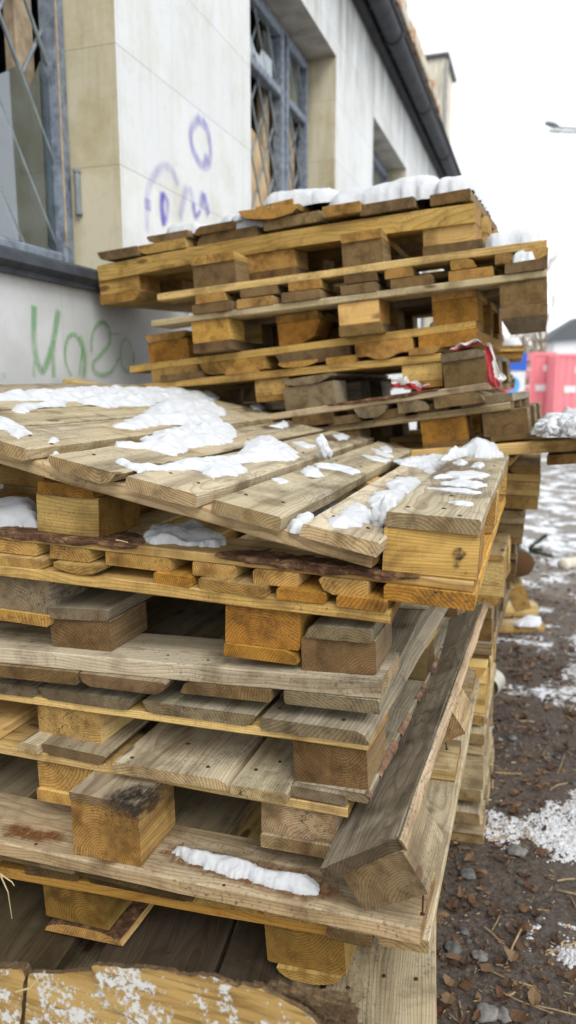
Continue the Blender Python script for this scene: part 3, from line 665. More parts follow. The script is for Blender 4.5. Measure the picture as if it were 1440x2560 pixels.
P2 = pallet('pallet', 'topmost whole pallet of the near stack, upturned, bark on its long front board', (1186, 1458), (0, 1328), 1.17, 0.0,
    (1297, 1336, 1456, 1483, 1524), False, W=1.3, L=1.12, deck=[(-420, -260), (-240, -90), (-55, 80, dict(col='y')), (116, 215, dict(col='y')), (252, 416, dict(col='y')), (474, 580, dict(col='y')), (630, 742, dict(col='y')), (798, 918, dict(col='y', kind='wr')), (958, 1186, dict(col='d', dv=.008))],
    blocks=[(-440, -250), (87, 246, dict(col='o', ax='x', rcol='d', sb=.02, rx=(.006, -.01))), (964, 1197, dict(col='o', ax='x', rcol=(.50, .40, .25, .5), rx=(.0, .0), sb=.004))], col='o', ccol='o', group=GF)
# bark left on the front half of that cross board
def local_board(p, name, a, b, ax, **k): return p.T(name, a, b, ax, **k)
z0 = p2c = P2.z['C'][1]
bm = bmesh.new(); rb = random.Random(3)
def bark_sheet(p, x0, x1, w0, z, y0=-.003, lab=None):
    """thin uneven strip of bark lying on top of a board and over its front edge"""
    bm = bmesh.new(); n = int((x1-x0)/.012); g = []
    for i in range(n+1):
        x = x0+(x1-x0)*i/n; t = i/n; ww = w0*(0.35+0.65*math.sin(math.pi*min(1, max(0, t)))**.4)*(1+.25*noise.noise((x*12, 1, 2)))
        dn = .010*max(0, math.sin(math.pi*t))**.5*(1+.9*noise.noise((x*18, 5, 2)))+.001
        row = []
        for j, (y, zz) in enumerate([(y0-.001, z-dn), (y0-.004, z-dn*.4), (y0-.002, z+.0015), (y0+ww*.25, z+.0025), (y0+ww*.6, z+.0025), (y0+ww, z+.0005)]):
            row.append(bm.verts.new((x, y+noise.noise((x*40, j, 1))*.0015, zz+noise.noise((x*50, j*2, 1))*.0022)))
        g.append(row)
    for i in range(n):
        for j in range(5): bm.faces.new((g[i][j], g[i+1][j], g[i+1][j+1], g[i][j+1]))
    bmesh.ops.recalc_face_normals(bm, faces=bm.faces[:])
    o = bm_obj('bark', bm, (BARK,), p.root, True); o.location = p.root.matrix_world.inverted() @ p.R; return o
bark_sheet(P2, P2.lx(-60, 0), P2.lx(345, 0), .13, 0.0); bark_sheet(P2, P2.lx(540, 0), P2.lx(1050, 0), .085, 0.0)
# bark strip along the right bottom board of the skewed pallet
zb = P5.z['R'][1]
bm = bmesh.new(); n = 60; g = []
x0 = P5.lx(917, zb)+.004
for i in range(n+1):
    y = .0+1.15*i/n; k = noise.noise((y*7, 3, 3)); ok = .6+.6*k
    g.append([bm.verts.new((x0-.007*ok-.004, y, zb+.001)), bm.verts.new((x0-.006, y, zb+.0015)), bm.verts.new((x0+.0025+.001*k, y, zb-.005)), bm.verts.new((x0+.0015, y, zb-.012-.006*k))])
for i in range(n):
    if noise.noise((i*.23, 8, 1)) > -.02:
        for j in range(3): bm.faces.new((g[i][j], g[i+1][j], g[i+1][j+1], g[i][j+1]))
bmesh.ops.recalc_face_normals(bm, faces=bm.faces[:])
PB = NB('pink_bark'); tcb = PB.n('ShaderNodeTexCoord').outputs['Object']
PBM = PB.out(PB.ramp(PB.noise(tcb, 26, 5, .7), [(.35, (.06, .045, .035)), (.5, (.26, .15, .09)), (.68, (.36, .28, .20))]), .8, PB.bump(PB.noise(tcb, 60, 4, .7), .8, .004))
o = bm_obj('bark', bm, (PBM,), P5.root, True); o.location = P5.root.matrix_world.inverted() @ P5.R

# the loose slanting deck on top (boards on two cross boards, no blocks)
A = onY(0, 1125, 1.14); Bp = onY(940, 1383, 1.14); u = (Bp-A).normalized(); v = Vector((0, 1, 0)); w_ = u.cross(v).normalized(); v = w_.cross(u)
PN = frame(Bp, u, v, w_); PNi = PN.inverted()
root = empty('deck_panel', PN); PN_ROOT = root; tag(root, 'broken slanting pallet deck strewn with snow, leaning on top of the near stack', 'pallet', GF)
def ppt(x, y):
    r = ray(x, y); P_ = Bp+w_*.024; k = (P_-CAM).dot(w_)/r.dot(w_); return PNi @ (CAM+r*k)
timber('cross_board', (-1.25, -.004, -.026), (.002, .12, 0), 'x', root, col=(.74, .56, .29, .05), kind='sq', rough=2.2)
timber('cross_board', (-1.45, .62, -.024), (-.01, .74, 0), 'x', root, col='y'); timber('cross_board', (-1.45, 1.2, -.024), (-.01, 1.32, 0), 'x', root, col='y')
for i, (nl, nr, far, kd) in enumerate([((755, 1307), (964, 1347), 1.24, 'sq'), ((532, 1249), (708, 1293), 1.29, 'sq'), ((333, 1187), (492, 1238), 1.38, 'sq'), ((141, 1135), (288, 1184), 1.40, 'wb'), ((-85, 1080), (88, 1120), 1.42, 'sq'),
                                       (None, None, 1.42, 'sq'), (None, None, 1.44, 'sq'), (None, None, 1.42, 'sq')]):
    if nl: a, b_ = ppt(*nl), ppt(*nr); x0, x1, yf = a.x, b_.x, min(a.y, b_.y)
    else: x0, x1, yf = -.80-.148*(i-5)-.128, -.80-.148*(i-5), .0
    o = timber('deck_board', (x0, yf, .0005), (x1, far, .0245), 'y', root, col=('p', (.60, .48, .29, .55), 'p', 't', 't', 't', 't', 'b')[i], kind=kd, nick=(.012 if i in (1, 3) else 0), seg=.03, rough=1.3)
    o.color[3] = .55

RUST = plain('rusty_nail', (0.09, 0.05, 0.03), 0.6, 0.5, var=0.4, scale=200)
for bx in (-.03, -.095, -.19, -.255, -.345, -.41, -.50, -.565, -.655, -.72):
    for by in (.06+.012*math.sin(bx*60), .67):
        bm = bmesh.new(); bmesh.ops.create_cone(bm, cap_ends=True, segments=10, radius1=.0036, radius2=.0030, depth=.0016); o = bm_obj('nail', bm, (RUST,), root); o.location = (bx, by, .0256)
# the broken runner with two blocks lying askew on the right flank
Z = onY(885, 2292, 1.045); e1 = Vector((1, 0, 0)); ang = math.radians(20)
def ax_dir():     # long axis from near top-right edge to the far point
    a = onY(990, 2098, 1.05); c = onY(1191, 1548, 2.03); return a, (c-a).normalized()
a0, vv = ax_dir()
uu = (onY(984, 2100, 1.05)-onY(820, 2166, 1.05)); uu = (uu-vv*uu.dot(vv)).normalized(); ww = uu.cross(vv).normalized()
br = empty('broken_runner', frame(a0, uu, vv, ww)); tag(br, 'dark split board with two blocks nailed under it, askew on the right flank', 'board')
timber('board', (-.135, 0, -.022), (0, 1.12, 0), 'y', br, col=(.15, .115, .08, .25), kind='sq', rough=2.0, seg=.03, nick=.006)
timber('block', (-.128, .004, -.100), (-.003, .15, -.0225), 'y', br, col=(.40, .27, .12, .75), seg=.03)
timber('block', (-.132, .52, -.098), (-.018, .65, -.0225), 'y', br, col=(.68, .48, .24, .5), seg=.03)
timber('split_edge', (.0004, -.002, -.023), (.007, 1.11, -.0005), 'y', br, col=(.66, .52, .33, .35), rough=2.0, seg=.03)
timber('splinter_board', (-.158, .0, -.024), (-.137, 1.05, -.006), 'y', br, col='g', kind='sq', rough=2.0)
def nail(p0, p1, name='nail', parent=None, r=.0017):
    bm = bmesh.new(); tube(bm, [p0, p1], r, 6); tube(bm, [p1, Vector(p1)+(Vector(p1)-Vector(p0)).normalized()*.0012], r*2.4, 8)
    return bm_obj(name, bm, (RUST,), parent)
Bi = br.matrix_world.inverted(); nail(Bi @ onY(1058, 2240, 1.06), Bi @ onY(1056, 2284, 1.06), 'nail', br); nail(Bi @ onY(1113, 1850, 1.62), Bi @ onY(1117, 1872, 1.62), 'nail', br)

# ================================================================== LOW STACK BEHIND
def simple(right, left, Y, yaw, rows, up, label, grp, W=1.2, L=1.0, n=5, cols='oygbt', bl=(.0, .5, 1.0), rs=None, bw=.14, wd=.11, col=None, **kw):
    """pallet whose boards are laid out by measure"""
    rr = random.Random(rs or hash(label) % 1000); R = onY(right[0], right[1], Y)
    c = lambda: col or rr.choice(cols)
    p = pallet('pallet', label, right, left, Y, yaw, rows, up, W=W, L=L, deck=[], blocks=[], col=col or rr.choice('oyt'), group=grp, **kw)
    D, B, RN = p.z['D'], p.z['B'], p.z['R']
    for i in range(n):
        x1 = -(W-wd)*i/(n-1)+rr.uniform(-.012, .012)
        p.T('deck_board', (x1-wd, -rr.uniform(-.01, .015), D[0]), (x1, L, D[1]), 'y', col=c(), kind=rr.choice(['sq', 'sq', 'wb', 'wr', 'wl'])) 
    for f in bl:
        x1 = -(W-bw)*f; cc, cr = c(), c()
        for j, y in enumerate((.012, (L-.14)/2, L-.15)): p.T('block', (x1-bw, y, B[0]), (x1, y+.14, B[1]), rr.choice('yyx'), col=cc, seg=.03)
        p.T('runner', (x1-bw+.003, .004, RN[0]), (x1-.003, L, RN[1]), 'y', col=cr)
    return p
simple((1258, 1470), (1000, 1448), 2.36, -1, (1390, 1404, 1470, 1495, 1520), False, 'grey-topped pallet behind the near stack, its corner block glowing orange', GB, L=.62, col='y', rs=3)
simple((1228, 1610), (1000, 1590), 2.30, 0, (1520, 1548, 1608, 1640, 1664), False, 'brown pallet behind the near stack, its dark corner block just above a split board', GB, L=.62, col='b', rs=4)
simple((1214, 1690), (1000, 1672), 2.24, 0, (1668, 1690, 1712, 1790, 1815), True, 'yellow pallet behind the near stack, beside the tin can lid on the soil', GB, L=.62, col='y', rs=5)
simple((1206, 1860), (1000, 1835), 2.22, 0, (1832, 1858, 1890, 1980, 2010), True, 'lowest pallet behind the near stack, pale boards against the leaf litter', GB, L=.62, col='t', rs=6)
simple((1206, 2060), (1000, 2035), 2.22, 0, (2030, 2058, 2090, 2180, 2210), True, 'pallet resting on the soil behind the near stack', GB, L=.62, col='t', rs=8)

# ================================================================== LEANING MIDDLE STACK
S = {}
S[1] = pallet('pallet', 'topmost pallet of the leaning middle stack, snow on its uneven deck boards', (1187, 496), (243, 656), 2.50, -3, (468, 497, 546, 598, 628), True, W=1.42, L=.80, pitch=2.5,
    deck=[(245, 346, dict(kind='wr')), (342, 462, dict(kind='wr', col='y')), (487, 640, dict(kind='ur')), (655, 800, dict(dz=.012, col='t')), (812, 905, dict(col='o', dz=.015, dv=.03)), (900, 1036, dict(col='b', dz=.004)), (1073, 1175, dict(col='b'))],
    blocks=[(248, 350, dict(col='o', ax='x', rk='wl', rcol='o')), (620, 735, dict(col='o')), (1056, 1190, dict(col='o', ax='x', rx=(0, .02)))], col='b', ccol='o', dcol='b', bend=-.012, group=GM)
S[2] = pallet('pallet', 'second pallet from the top of the middle stack, snow on its jutting corner', (1365, 598), (480, 722), 2.42, 0, (505, 530, 598, 619, 645), False, W=1.30, L=.80,
    deck=[(485, 560), (600, 690, dict(col='b')), (720, 800), (860, 940, dict(col='b')), (960, 1030), (1125, 1190, dict(kind='ul')), (1237, 1282, dict(col='y')), (1312, 1372, dict(col='y', kind='slab'))],
    blocks=[(482, 590, dict(col='b')), (855, 957, dict(col='b'))], col='o', ccol='y', dcol='o', group=GM)
S[3] = pallet('pallet', 'middle stack, pallet with a ringed block hanging out over the right side', (1368, 674), (478, 789), 2.40, 0, (646, 673, 692, 756, 785), True, W=1.32, L=.80,
    deck=[(480, 578, dict(col='b')), (590, 680, dict(col='y')), (705, 800, dict(col='b')), (850, 940, dict(col='b')), (975, 1078, dict(col='b')), (1120, 1232, dict(col='o')), (1262, 1364, dict(col='b'))],
    blocks=[(480, 572, dict(col='o')), (846, 952, dict(col='o', ax='x')), (1250, 1368, dict(col='b', rcol='b'))], col='b', ccol='t', group=GM)
S[4] = pallet('pallet', 'middle stack, upturned pallet with orange blocks, its left end over the graffiti', (1193, 800), (378, 907), 2.46, -3, (716, 738, 801, 822, 858), False, W=1.30, L=.80,
    deck=[(378, 490, dict(col='y')), (500, 660, dict(kind='wr', col='o')), (690, 872, dict(kind='wr', col='b')), (886, 1030, dict(col='o')), (1046, 1194, dict(col='d', kind='wl'))],
    blocks=[(371, 470, dict(col='d', rk='wb')), (696, 800, dict(col='d', bk='wl')), (1082, 1193, dict(col='d'))], col='o', ccol='o', dcol='o', group=GM)
S[5] = pallet('pallet', 'middle stack, bright yellow-edged pallet at eye level beside a crumpled red and white wrapper', (1100, 884), (392, 957), 2.44, -3, (864, 883, 903, 950, 966), True, W=1.35, L=.80,
    deck=[(400, 500, dict(col='b')), (560, 640), (692, 790, dict(kind='slab', col='o')), (812, 885, dict(col='o')), (916, 995, dict(kind='slab', col='o')), (1022, 1100, dict(kind='wl', col='o'))],
    blocks=[(640, 722, dict(col='o', ax='x')), (1008, 1106, dict(col='o', ax='x'))], col='o', ccol='o', group=GM)
S[6] = pallet('pallet', 'middle stack, upturned pallet with cracked brown blocks and red bark on its cross board', (1215, 955), (660, 1036), 2.38, -3, (868, 890, 956, 975, 1005), False, W=1.42, L=.80,
    deck=[(560, 680), (730, 830, dict(col='b')), (885, 966, dict(kind='wb', col='g')), (992, 1070, dict(kind='ul', col='g')), (1085, 1210, dict(kind='ul', col='b'))],
    blocks=[(711, 836, dict(col='g', rk='slab', rcol='g')), (1108, 1219, dict(col='b', rcol='g', rk='ul'))], col='b', ccol='t', group=GM)
bark_sheet(S[6], S[6].lx(820, 0), S[6].lx(1100, 0), .03, 0.0)
S[7] = pallet('pallet', 'middle stack, brown pallet just under the bark-edged one, its right block on a short offcut', (1276, 1006), (820, 1066), 2.40, -3, (982, 1005, 1024, 1086, 1100), True, W=1.42, L=.80,
    deck=[(820, 900), (930, 1010), (1040, 1120), (1150, 1280, dict(col='g', dv=-.01))], blocks=[(800, 900, dict(col='b')), (1053, 1166, dict(col='d')), (1207, 1320, dict(col='b', rcol='b', rx=(.02, 0)))], col='b', ccol='b', group=GM)
S[8] = pallet('pallet', 'bright yellow pallet running out of the right edge under a heap of snow', (1500, 1094), (1035, 1126), 2.37, -3, (1070, 1093, 1123, 1136, 1156), True, W=1.45, L=1.25,
    deck=[], blocks=[], col='y', ccol=(.90, .65, .25, .0), group=GM)
p = S[8]
for (a, b_, c_) in ((1130, 1285, 'o'), (1365, 1500, 'o'), (1040, 1100, 'o')):
    x0, x1 = p.lx(a, -.04), p.lx(b_, -.04); p.T('runner', (x0, .02, -.075), (x1, 1.2, -.045), 'y', col=c_, kind='wl')
for (y0, c_) in ((.42, 'y'), (.95, 'o')): p.T('deck_board', (-1.3, y0, .002), (.05, y0+.10, .026), 'x', col=c_)
p.T('deck_board', (-.30, .0, .0265), (-.20, 1.2, .045), 'y', col='g', skew=.5)
simple((1352, 1188), (1200, 1182), 2.70, 0, (1166, 1187, 1206, 1243, 1276), True, 'dark wet-topped pallet right of the near stack, under the yellow one', GM, L=.9, W=1.0, col='y', rs=11, bw=.20)
simple((1310, 1298), (1200, 1292), 2.72, 0, (1278, 1297, 1312, 1345, 1362), True, 'narrow pallet in the pile right of the near stack, above the fir twig', GM, L=.9, W=1.0, col='t', rs=12, bw=.12)
simple((1292, 1385), (1200, 1378), 2.76, 0, (1364, 1384, 1400, 1440, 1458), True, 'pallet beside the cut log, low in the pile right of the near stack', GM, L=.9, W=1.0, col='b', rs=13, bw=.12)
simple((1238, 1518), (1180, 1514), 2.78, -2, (1480, 1500, 1520, 1600, 1630), True, 'shadowed pallet standing on the soil behind the low stack', GM, L=.9, W=1.0, col='b', rs=14, bw=.12)

for k in range(7):
    z1 = 1.06-.146*k-.02; q = frame(Vector((-.33+.02*(k % 3), 2.62+.02*(k % 2), z1)), Vector((1, 0, 0)), Vector((0, 1, 0)), U0)
    rt = empty('pallet', q); tag(rt, 'one of the shadowed pallets deep under the leaning middle stack', 'pallet', GM)
    for n_ in range(6): timber('deck_board', (-.12-.215*n_, 0, -.022), (-.215*n_, .8, 0), 'y', rt, col='b')
    for yy in (0, .33, .66): timber('cross_board', (-1.2, yy, -.044), (0, yy+.14, -.0225), 'x', rt, col='o')
    for xx in (-1.2, -.65, -.14):
        for yy in (.01, .33, .65): timber('block', (xx, yy, -.120), (xx+.14, yy+.14, -.0445), 'y', rt, col='b')
        timber('runner', (xx, 0, -.143), (xx+.14, .8, -.1205), 'y', rt, col='b')

# a lower pile between the middle stack and the wall
for k in range(10):
    z1 = 1.475-.146*k; q = frame(Vector((-.42+.03*(k % 3), 3.42+.02*(k % 2), z1)), Vector((1, .02, 0)).normalized(), Vector((-.02, 1, 0)).normalized(), U0)
    rt = empty('pallet', q); tag(rt, 'one of the dark pallets piled between the middle stack and the wall', 'pallet', 'pallets piled against the wall behind the middle stack')
    for n_ in range(6): timber('deck_board', (-.12-.205*n_, 0, -.022), (-.205*n_, .9, 0), 'y', rt, col='b')
    for yy in (0, .38, .76): timber('cross_board', (-1.15, yy, -.044), (0, yy+.14, -.0225), 'x', rt, col='o')
    for xx in (-1.15, -.65, -.14):
        for yy in (.01, .38, .75): timber('block', (xx, yy, -.120), (xx+.14, yy+.14, -.0445), 'y', rt, col='b')
        timber('runner', (xx, 0, -.143), (xx+.14, .9, -.1205), 'y', rt, col='b')
def nails(p, zz, spots):
    for (x, y) in spots:
        M_ = up(frame(p.R, p.u, p.v, p.w), zz); q = px_poly(M_, [(x, y)])[0]
        bm = bmesh.new(); bmesh.ops.create_cone(bm, cap_ends=True, segments=10, radius1=.0042, radius2=.0034, depth=.002); o = bm_obj('nail', bm, (RUST,), p.root); o.matrix_parent_inverse = p.root.matrix_world.inverted(); o.matrix_world = M_ @ Matrix.Translation((q[0], q[1], .0006))
# loose offcuts lying on the topmost deck
def loose(p, name, pxs, z0, z1, y0, y1, lab, col='b', kind='sq', ang=0.0, grp='loose offcuts on the middle stack'):
    x0, x1 = p.lx(pxs[0], (z0+z1)/2, y0), p.lx(pxs[1], (z0+z1)/2, y0)
    o = timber(name, (x0, y0, z0), (x1, y1, z1), 'y', None, col=col, kind=kind); M_ = frame(p.R, p.u, p.v, p.w)
    o.matrix_world = M_ @ Matrix.Translation(o.location) @ Matrix.Rotation(ang, 4, 'Z') @ Matrix.Rotation(math.pi/2, 4, 'Z') @ (Matrix.Rotation(ang*.6, 4, 'X') if ang else Matrix.Identity(4))
    return tag(o, lab, 'offcut', grp)
zt = S[1].z['D'][1]
loose(S[1], 'offcut', (368, 470), zt+.001, zt+.026, -.005, .35, 'small brown offcut, leftmost on the topmost pallet', 'b', 'wr')
loose(S[1], 'offcut', (485, 585), zt+.001, zt+.028, -.008, .4, 'second offcut from the left on the topmost pallet, beside snow', 'b', 'ur')
loose(S[1], 'offcut', (588, 735), zt+.008, zt+.045, -.03, .5, 'thick half-round slab with torn bark, edge of the topmost pallet', 'o', 'slab', .06)
loose(S[1], 'offcut', (645, 742), zt+.047, zt+.070, .03, .55, 'offcut lying crosswise under snow, above the half-round slab', 'o', 'sq', -.05)

# ================================================================== SNOW
def inside(pt, poly):
    x, y = pt; c = False; j = len(poly)-1
    for i in range(len(poly)):
        xi, yi = poly[i]; xj, yj = poly[j]
        if (yi > y) != (yj > y) and x < (xj-xi)*(y-yi)/(yj-yi)+xi: c = not c
        j = i
    return c
def edge_d(pt, poly):
    x, y = pt; m = 1e9; j = len(poly)-1
    for i in range(len(poly)):
        ax_, ay = poly[j]; bx_, by = poly[i]; dx, dy = bx_-ax_, by-ay; L2 = dx*dx+dy*dy+1e-12
        t = max(0, min(1, ((x-ax_)*dx+(y-ay)*dy)/L2)); m = min(m, (x-ax_-t*dx)**2+(y-ay-t*dy)**2); j = i
    return math.sqrt(m)
def snow_poly(M_, poly, h, res, label, grp=None, holes=0.0, soft=None, jag=.004, edge=None, name='snow_patch', lump=.5, kind=None, mat=None, cap=9000, parent=None, drop=.002):
    """snow lying inside an outline on a plane: a lumpy height field with a closed rim"""
    xs = [p[0] for p in poly]; ys = [p[1] for p in poly]
    x0, x1, y0, y1 = min(xs)-jag*2, max(xs)+jag*2, min(ys)-jag*2, max(ys)+jag*2
    while (x1-x0)*(y1-y0)/res/res > cap: res *= 1.15
    nx, ny = int((x1-x0)/res)+2, int((y1-y0)/res)+2; H_ = {}; so = random.uniform(0, 50); edge = edge or max(h*1.1, res*2)
    def dfield(x, y):
        d = edge_d((x, y), poly)
        if not inside((x, y), poly): d = -d
        if holes: d -= max(0, noise.noise((x*22+so, y*22, 3))+noise.noise((x*60+so, y*60, 3))*.6-.12)*holes
        return d+noise.noise((x/(jag*5)+so, y/(jag*5), 0))*jag*1.6+noise.noise((x/(jag*1.5)+so, y/(jag*1.5), 4))*jag*.8
    for i in range(nx):
        for j in range(ny):
            x, y = x0+i*res, y0+j*res; d = dfield(x, y)
            if d > 0:
                t = min(1, (d+res*.25)/edge); prof = math.sqrt(max(0, 1-(1-t)**2)) if soft is None else t**soft
                hh = max(h, .010) if not holes else .007; lf = 1-lump+lump*(1+noise.noise((x/(hh*2.6)+so, y/(hh*2.6), 2))*1.2+noise.noise((x/(hh*1.0)+so, y/(hh*1.0), 7))*.28)
                H_[i, j] = max(.0008, h*prof*lf)+.0006
    if len(H_) < 4: return None
    bm = bmesh.new(); T_ = {}; Bt = {}
    def top(i, j):
        if (i, j) not in T_:
            z = H_.get((i, j)); x, y = x0+i*res, y0+j*res
            if z is None:
                z = -drop
                for _ in range(2):
                    d0 = dfield(x, y); gx = (dfield(x+res*.3, y)-d0)/(res*.3); gy = (dfield(x, y+res*.3)-d0)/(res*.3); g2 = gx*gx+gy*gy+1e-6
                    st_ = max(-res*.9, min(res*.9, -d0/math.sqrt(g2))); x += gx/math.sqrt(g2)*st_*.8; y += gy/math.sqrt(g2)*st_*.8
            T_[i, j] = bm.verts.new((x+noise.noise((x*90, y*90, 3))*res*.25, y+noise.noise((x*90, y*90, 9))*res*.25, z))
        return T_[i, j]
    for i in range(-1, nx):
        for j in range(-1, ny):
            q = [(i, j), (i+1, j), (i+1, j+1), (i, j+1)]
            if sum(k in H_ for k in q) >= 1: bm.faces.new([top(*k) for k in q])
    me = bpy.data.meshes.new(name); bm.to_mesh(me); bm.free()
    for p in me.polygons: p.use_smooth = True
    o = link(name, me, parent, (mat or SNOW,)); o.matrix_world = M_
    tag(o, label, 'snow', grp, kind); return o
def px_poly(M_, pts, z=0.0):
    Mi = M_.inverted(); n = Vector((M_[0][2], M_[1][2], M_[2][2])); o = Vector((M_[0][3], M_[1][3], M_[2][3]))+n*z; res = []
    for (x, y) in pts:
        r = ray(x, y); k = (o-CAM).dot(n)/r.dot(n); q = Mi @ (CAM+r*k); res.append((q.x, q.y))
    return res
def up(M_, z): return M_ @ Matrix.Translation((0, 0, z))
GS = 'patches of snow on the slanting deck'
PT = up(PN, .0255)
for (pts, h, lab, jag) in [
    ([(-60, 990), (0, 986), (60, 981), (130, 976), (230, 973), (330, 972), (400, 974), (470, 979), (520, 986), (550, 994), (540, 1000), (440, 1003), (400, 1003), (300, 1003), (190, 1003), (100, 1000), (60, 1001), (0, 1002), (-60, 1004)], .028, 'long ridge of snow along the far left edge of the slanting deck', .006),
    ([(188, 1003), (225, 990), (300, 988), (370, 990), (400, 1003), (382, 1012), (355, 1016), (305, 1014), (270, 1019), (240, 1013), (212, 1010)], .030, 'rounded snow lobe just in front of the long ridge', .005),
    ([(32, 1022), (50, 1008), (76, 1012), (110, 1006), (135, 1003), (166, 1000), (168, 1007), (156, 1017), (110, 1015), (84, 1022), (62, 1032), (36, 1030)], .022, 'two joined humps of snow near the left end of the deck', .004),
    ([(-60, 1040), (0, 1048), (30, 1053), (50, 1064), (80, 1084), (58, 1090), (48, 1097), (24, 1086), (18, 1075), (-40, 1068)], .018, 'snow scrap at the far left, spilling off a board end', .004),
    ([(118, 1100), (128, 1095), (142, 1096), (150, 1103), (138, 1106), (122, 1105)], .007, 'thumb-sized snow scrap alone on the third left board', .002),
    ([(280, 1066), (310, 1064), (312, 1052), (345, 1042), (372, 1022), (400, 1006), (450, 1003), (500, 1010), (535, 1015), (566, 1028), (566, 1038), (545, 1040), (560, 1062), (520, 1056), (500, 1066), (470, 1072), (455, 1062), (400, 1062), (375, 1066), (350, 1072), (310, 1072)], .034, 'large arching heap of snow in the middle of the slanting deck', .005),
    ([(288, 1112), (300, 1106), (345, 1112), (362, 1096), (392, 1082), (440, 1070), (500, 1062), (560, 1060), (582, 1066), (592, 1086), (574, 1106), (548, 1112), (520, 1114), (470, 1120), (452, 1136), (430, 1139), (395, 1130), (370, 1122), (330, 1120), (300, 1117)], .034, 'broad curled heap of snow in front of the large arching one', .005),
    ([(283, 1152), (300, 1150), (340, 1162), (400, 1166), (430, 1157), (480, 1152), (540, 1142), (585, 1152), (612, 1170), (622, 1180), (590, 1188), (548, 1190), (532, 1197), (510, 1184), (495, 1175), (440, 1175), (372, 1176), (345, 1186), (332, 1172), (300, 1160)], .024, 'long thin tongue of snow crossing two board ends', .005),
    ([(558, 1146), (585, 1140), (604, 1128), (612, 1110), (645, 1092), (690, 1096), (698, 1108), (735, 1122), (746, 1148), (720, 1150), (702, 1152), (665, 1152), (608, 1158), (585, 1154)], .026, 'notched snow patch right of the centre of the slanting deck', .005),
    ([(670, 1066), (695, 1060), (708, 1052), (720, 1058), (724, 1068), (704, 1073)], .014, 'small white cone of snow beside a damp stain', .003),
    ([(828, 1089), (850, 1085), (876, 1093), (868, 1100), (846, 1103)], .010, 'oval of snow ringed by a damp stain, far end of a board', .003),
    ([(730, 1106), (750, 1104), (772, 1112), (792, 1116), (768, 1120), (745, 1112)], .007, 'thin icy trail of snow left of an upright snow chunk', .003),
    ([(748, 1180), (770, 1166), (796, 1172), (810, 1190), (792, 1194), (770, 1190)], .010, 'star-shaped scrap of snow near the middle of a board', .004),
    ([(785, 1160), (830, 1160), (868, 1168), (904, 1182), (880, 1186), (846, 1176), (820, 1172), (795, 1168)], .009, 'thin wavering strip of snow below the upright chunk', .003),
    ([(622, 1014), (648, 1010), (668, 1022), (655, 1028), (632, 1024)], .014, 'snow scrap at the far end of the boards, near the middle stack', .003),
    ([(903, 1138), (935, 1142), (978, 1150), (966, 1157), (930, 1150)], .006, 'lowest of three slivers of snow on the second right board', .002),
    ([(926, 1120), (955, 1130), (985, 1142), (968, 1143), (940, 1134)], .007, 'middle of three slivers of snow on the second right board', .002),
    ([(948, 1120), (965, 1114), (980, 1124), (980, 1132), (958, 1130)], .012, 'topmost of three slivers of snow on the second right board', .002),
    ([(918, 1250), (935, 1234), (975, 1226), (965, 1210), (990, 1196), (1040, 1196), (1060, 1212), (1038, 1226), (1030, 1236), (1012, 1232), (1010, 1248), (990, 1262), (962, 1270), (926, 1264)], .016, 'branching snow patch in the middle of the rightmost slanting board', .004),
    ([(815, 1302), (845, 1294), (858, 1276), (885, 1258), (915, 1268), (940, 1290), (930, 1302), (905, 1316), (872, 1322), (840, 1316), (820, 1308)], .016, 'flat broad snow patch near the end of the rightmost slanting board', .005),
    ([(985, 1152), (1030, 1144), (1080, 1142), (1125, 1140), (1138, 1150), (1108, 1176), (1092, 1188), (1060, 1178), (1040, 1166), (1002, 1162)], .026, 'puffy snow heap at the far end of the rightmost slanting boards', .005),
    ([(680, 1198), (700, 1194), (724, 1204), (700, 1208)], .003, 'faint icy smear of snow on a board top', .002)]:
    snow_poly(PT, px_poly(PT, pts), h*.50, .0040, lab, GS, jag=jag*1.2, lump=.75, edge=h*1.5, soft=.75, cap=12000)
snow_poly(up(PN, .001), px_poly(up(PN, .001), [(718, 1318), (740, 1302), (775, 1300), (790, 1316), (760, 1334), (728, 1330)]), .020, .004, 'snow wedged between the two rightmost slanting boards', GS, jag=.003)
snow_poly(up(PN, .001), px_poly(up(PN, .001), [(120, 1146), (132, 1138), (150, 1142), (150, 1156), (128, 1156)]), .014, .004, 'snow pinched between the two leftmost near board ends', GS, jag=.003)
def chunk(M_, c, sz, label, grp, tilt=(0, 0, 0), seed=1, name='snow_lump', mat=None, cat='snow', sub=4, amp=.55):
    bm = bmesh.new(); bmesh.ops.create_icosphere(bm, subdivisions=sub, radius=1)
    for v in bm.verts:
        d = 1+amp*noise.noise(v.co*1.6+Vector((seed, 0, 0)))+amp*.4*noise.noise(v.co*5+Vector((seed, 3, 0))); v.co = Vector((v.co.x*d*sz[0], v.co.y*d*sz[1], v.co.z*d*sz[2]))
    o = bm_obj(name, bm, (mat or SNOW,), None, True)
    from mathutils import Euler
    o.matrix_world = M_ @ Matrix.Translation(c) @ Euler(tilt).to_matrix().to_4x4(); return tag(o, label, cat, grp)
q = px_poly(PT, [(803, 1145)])[0]; chunk(PT, (q[0], q[1], .026), (.017, .015, .030), 'upright snow chunk tipped on its side in the gap between two boards', GS, (.3, -.5, 0), 3)
q = px_poly(PT, [(955, 1315)])[0]; chunk(PT, (q[0], q[1], .024), (.016, .014, .030), 'upright egg-shaped snow chunk leaning on the snow-capped corner block', GS, (0, .12, 0), 5)
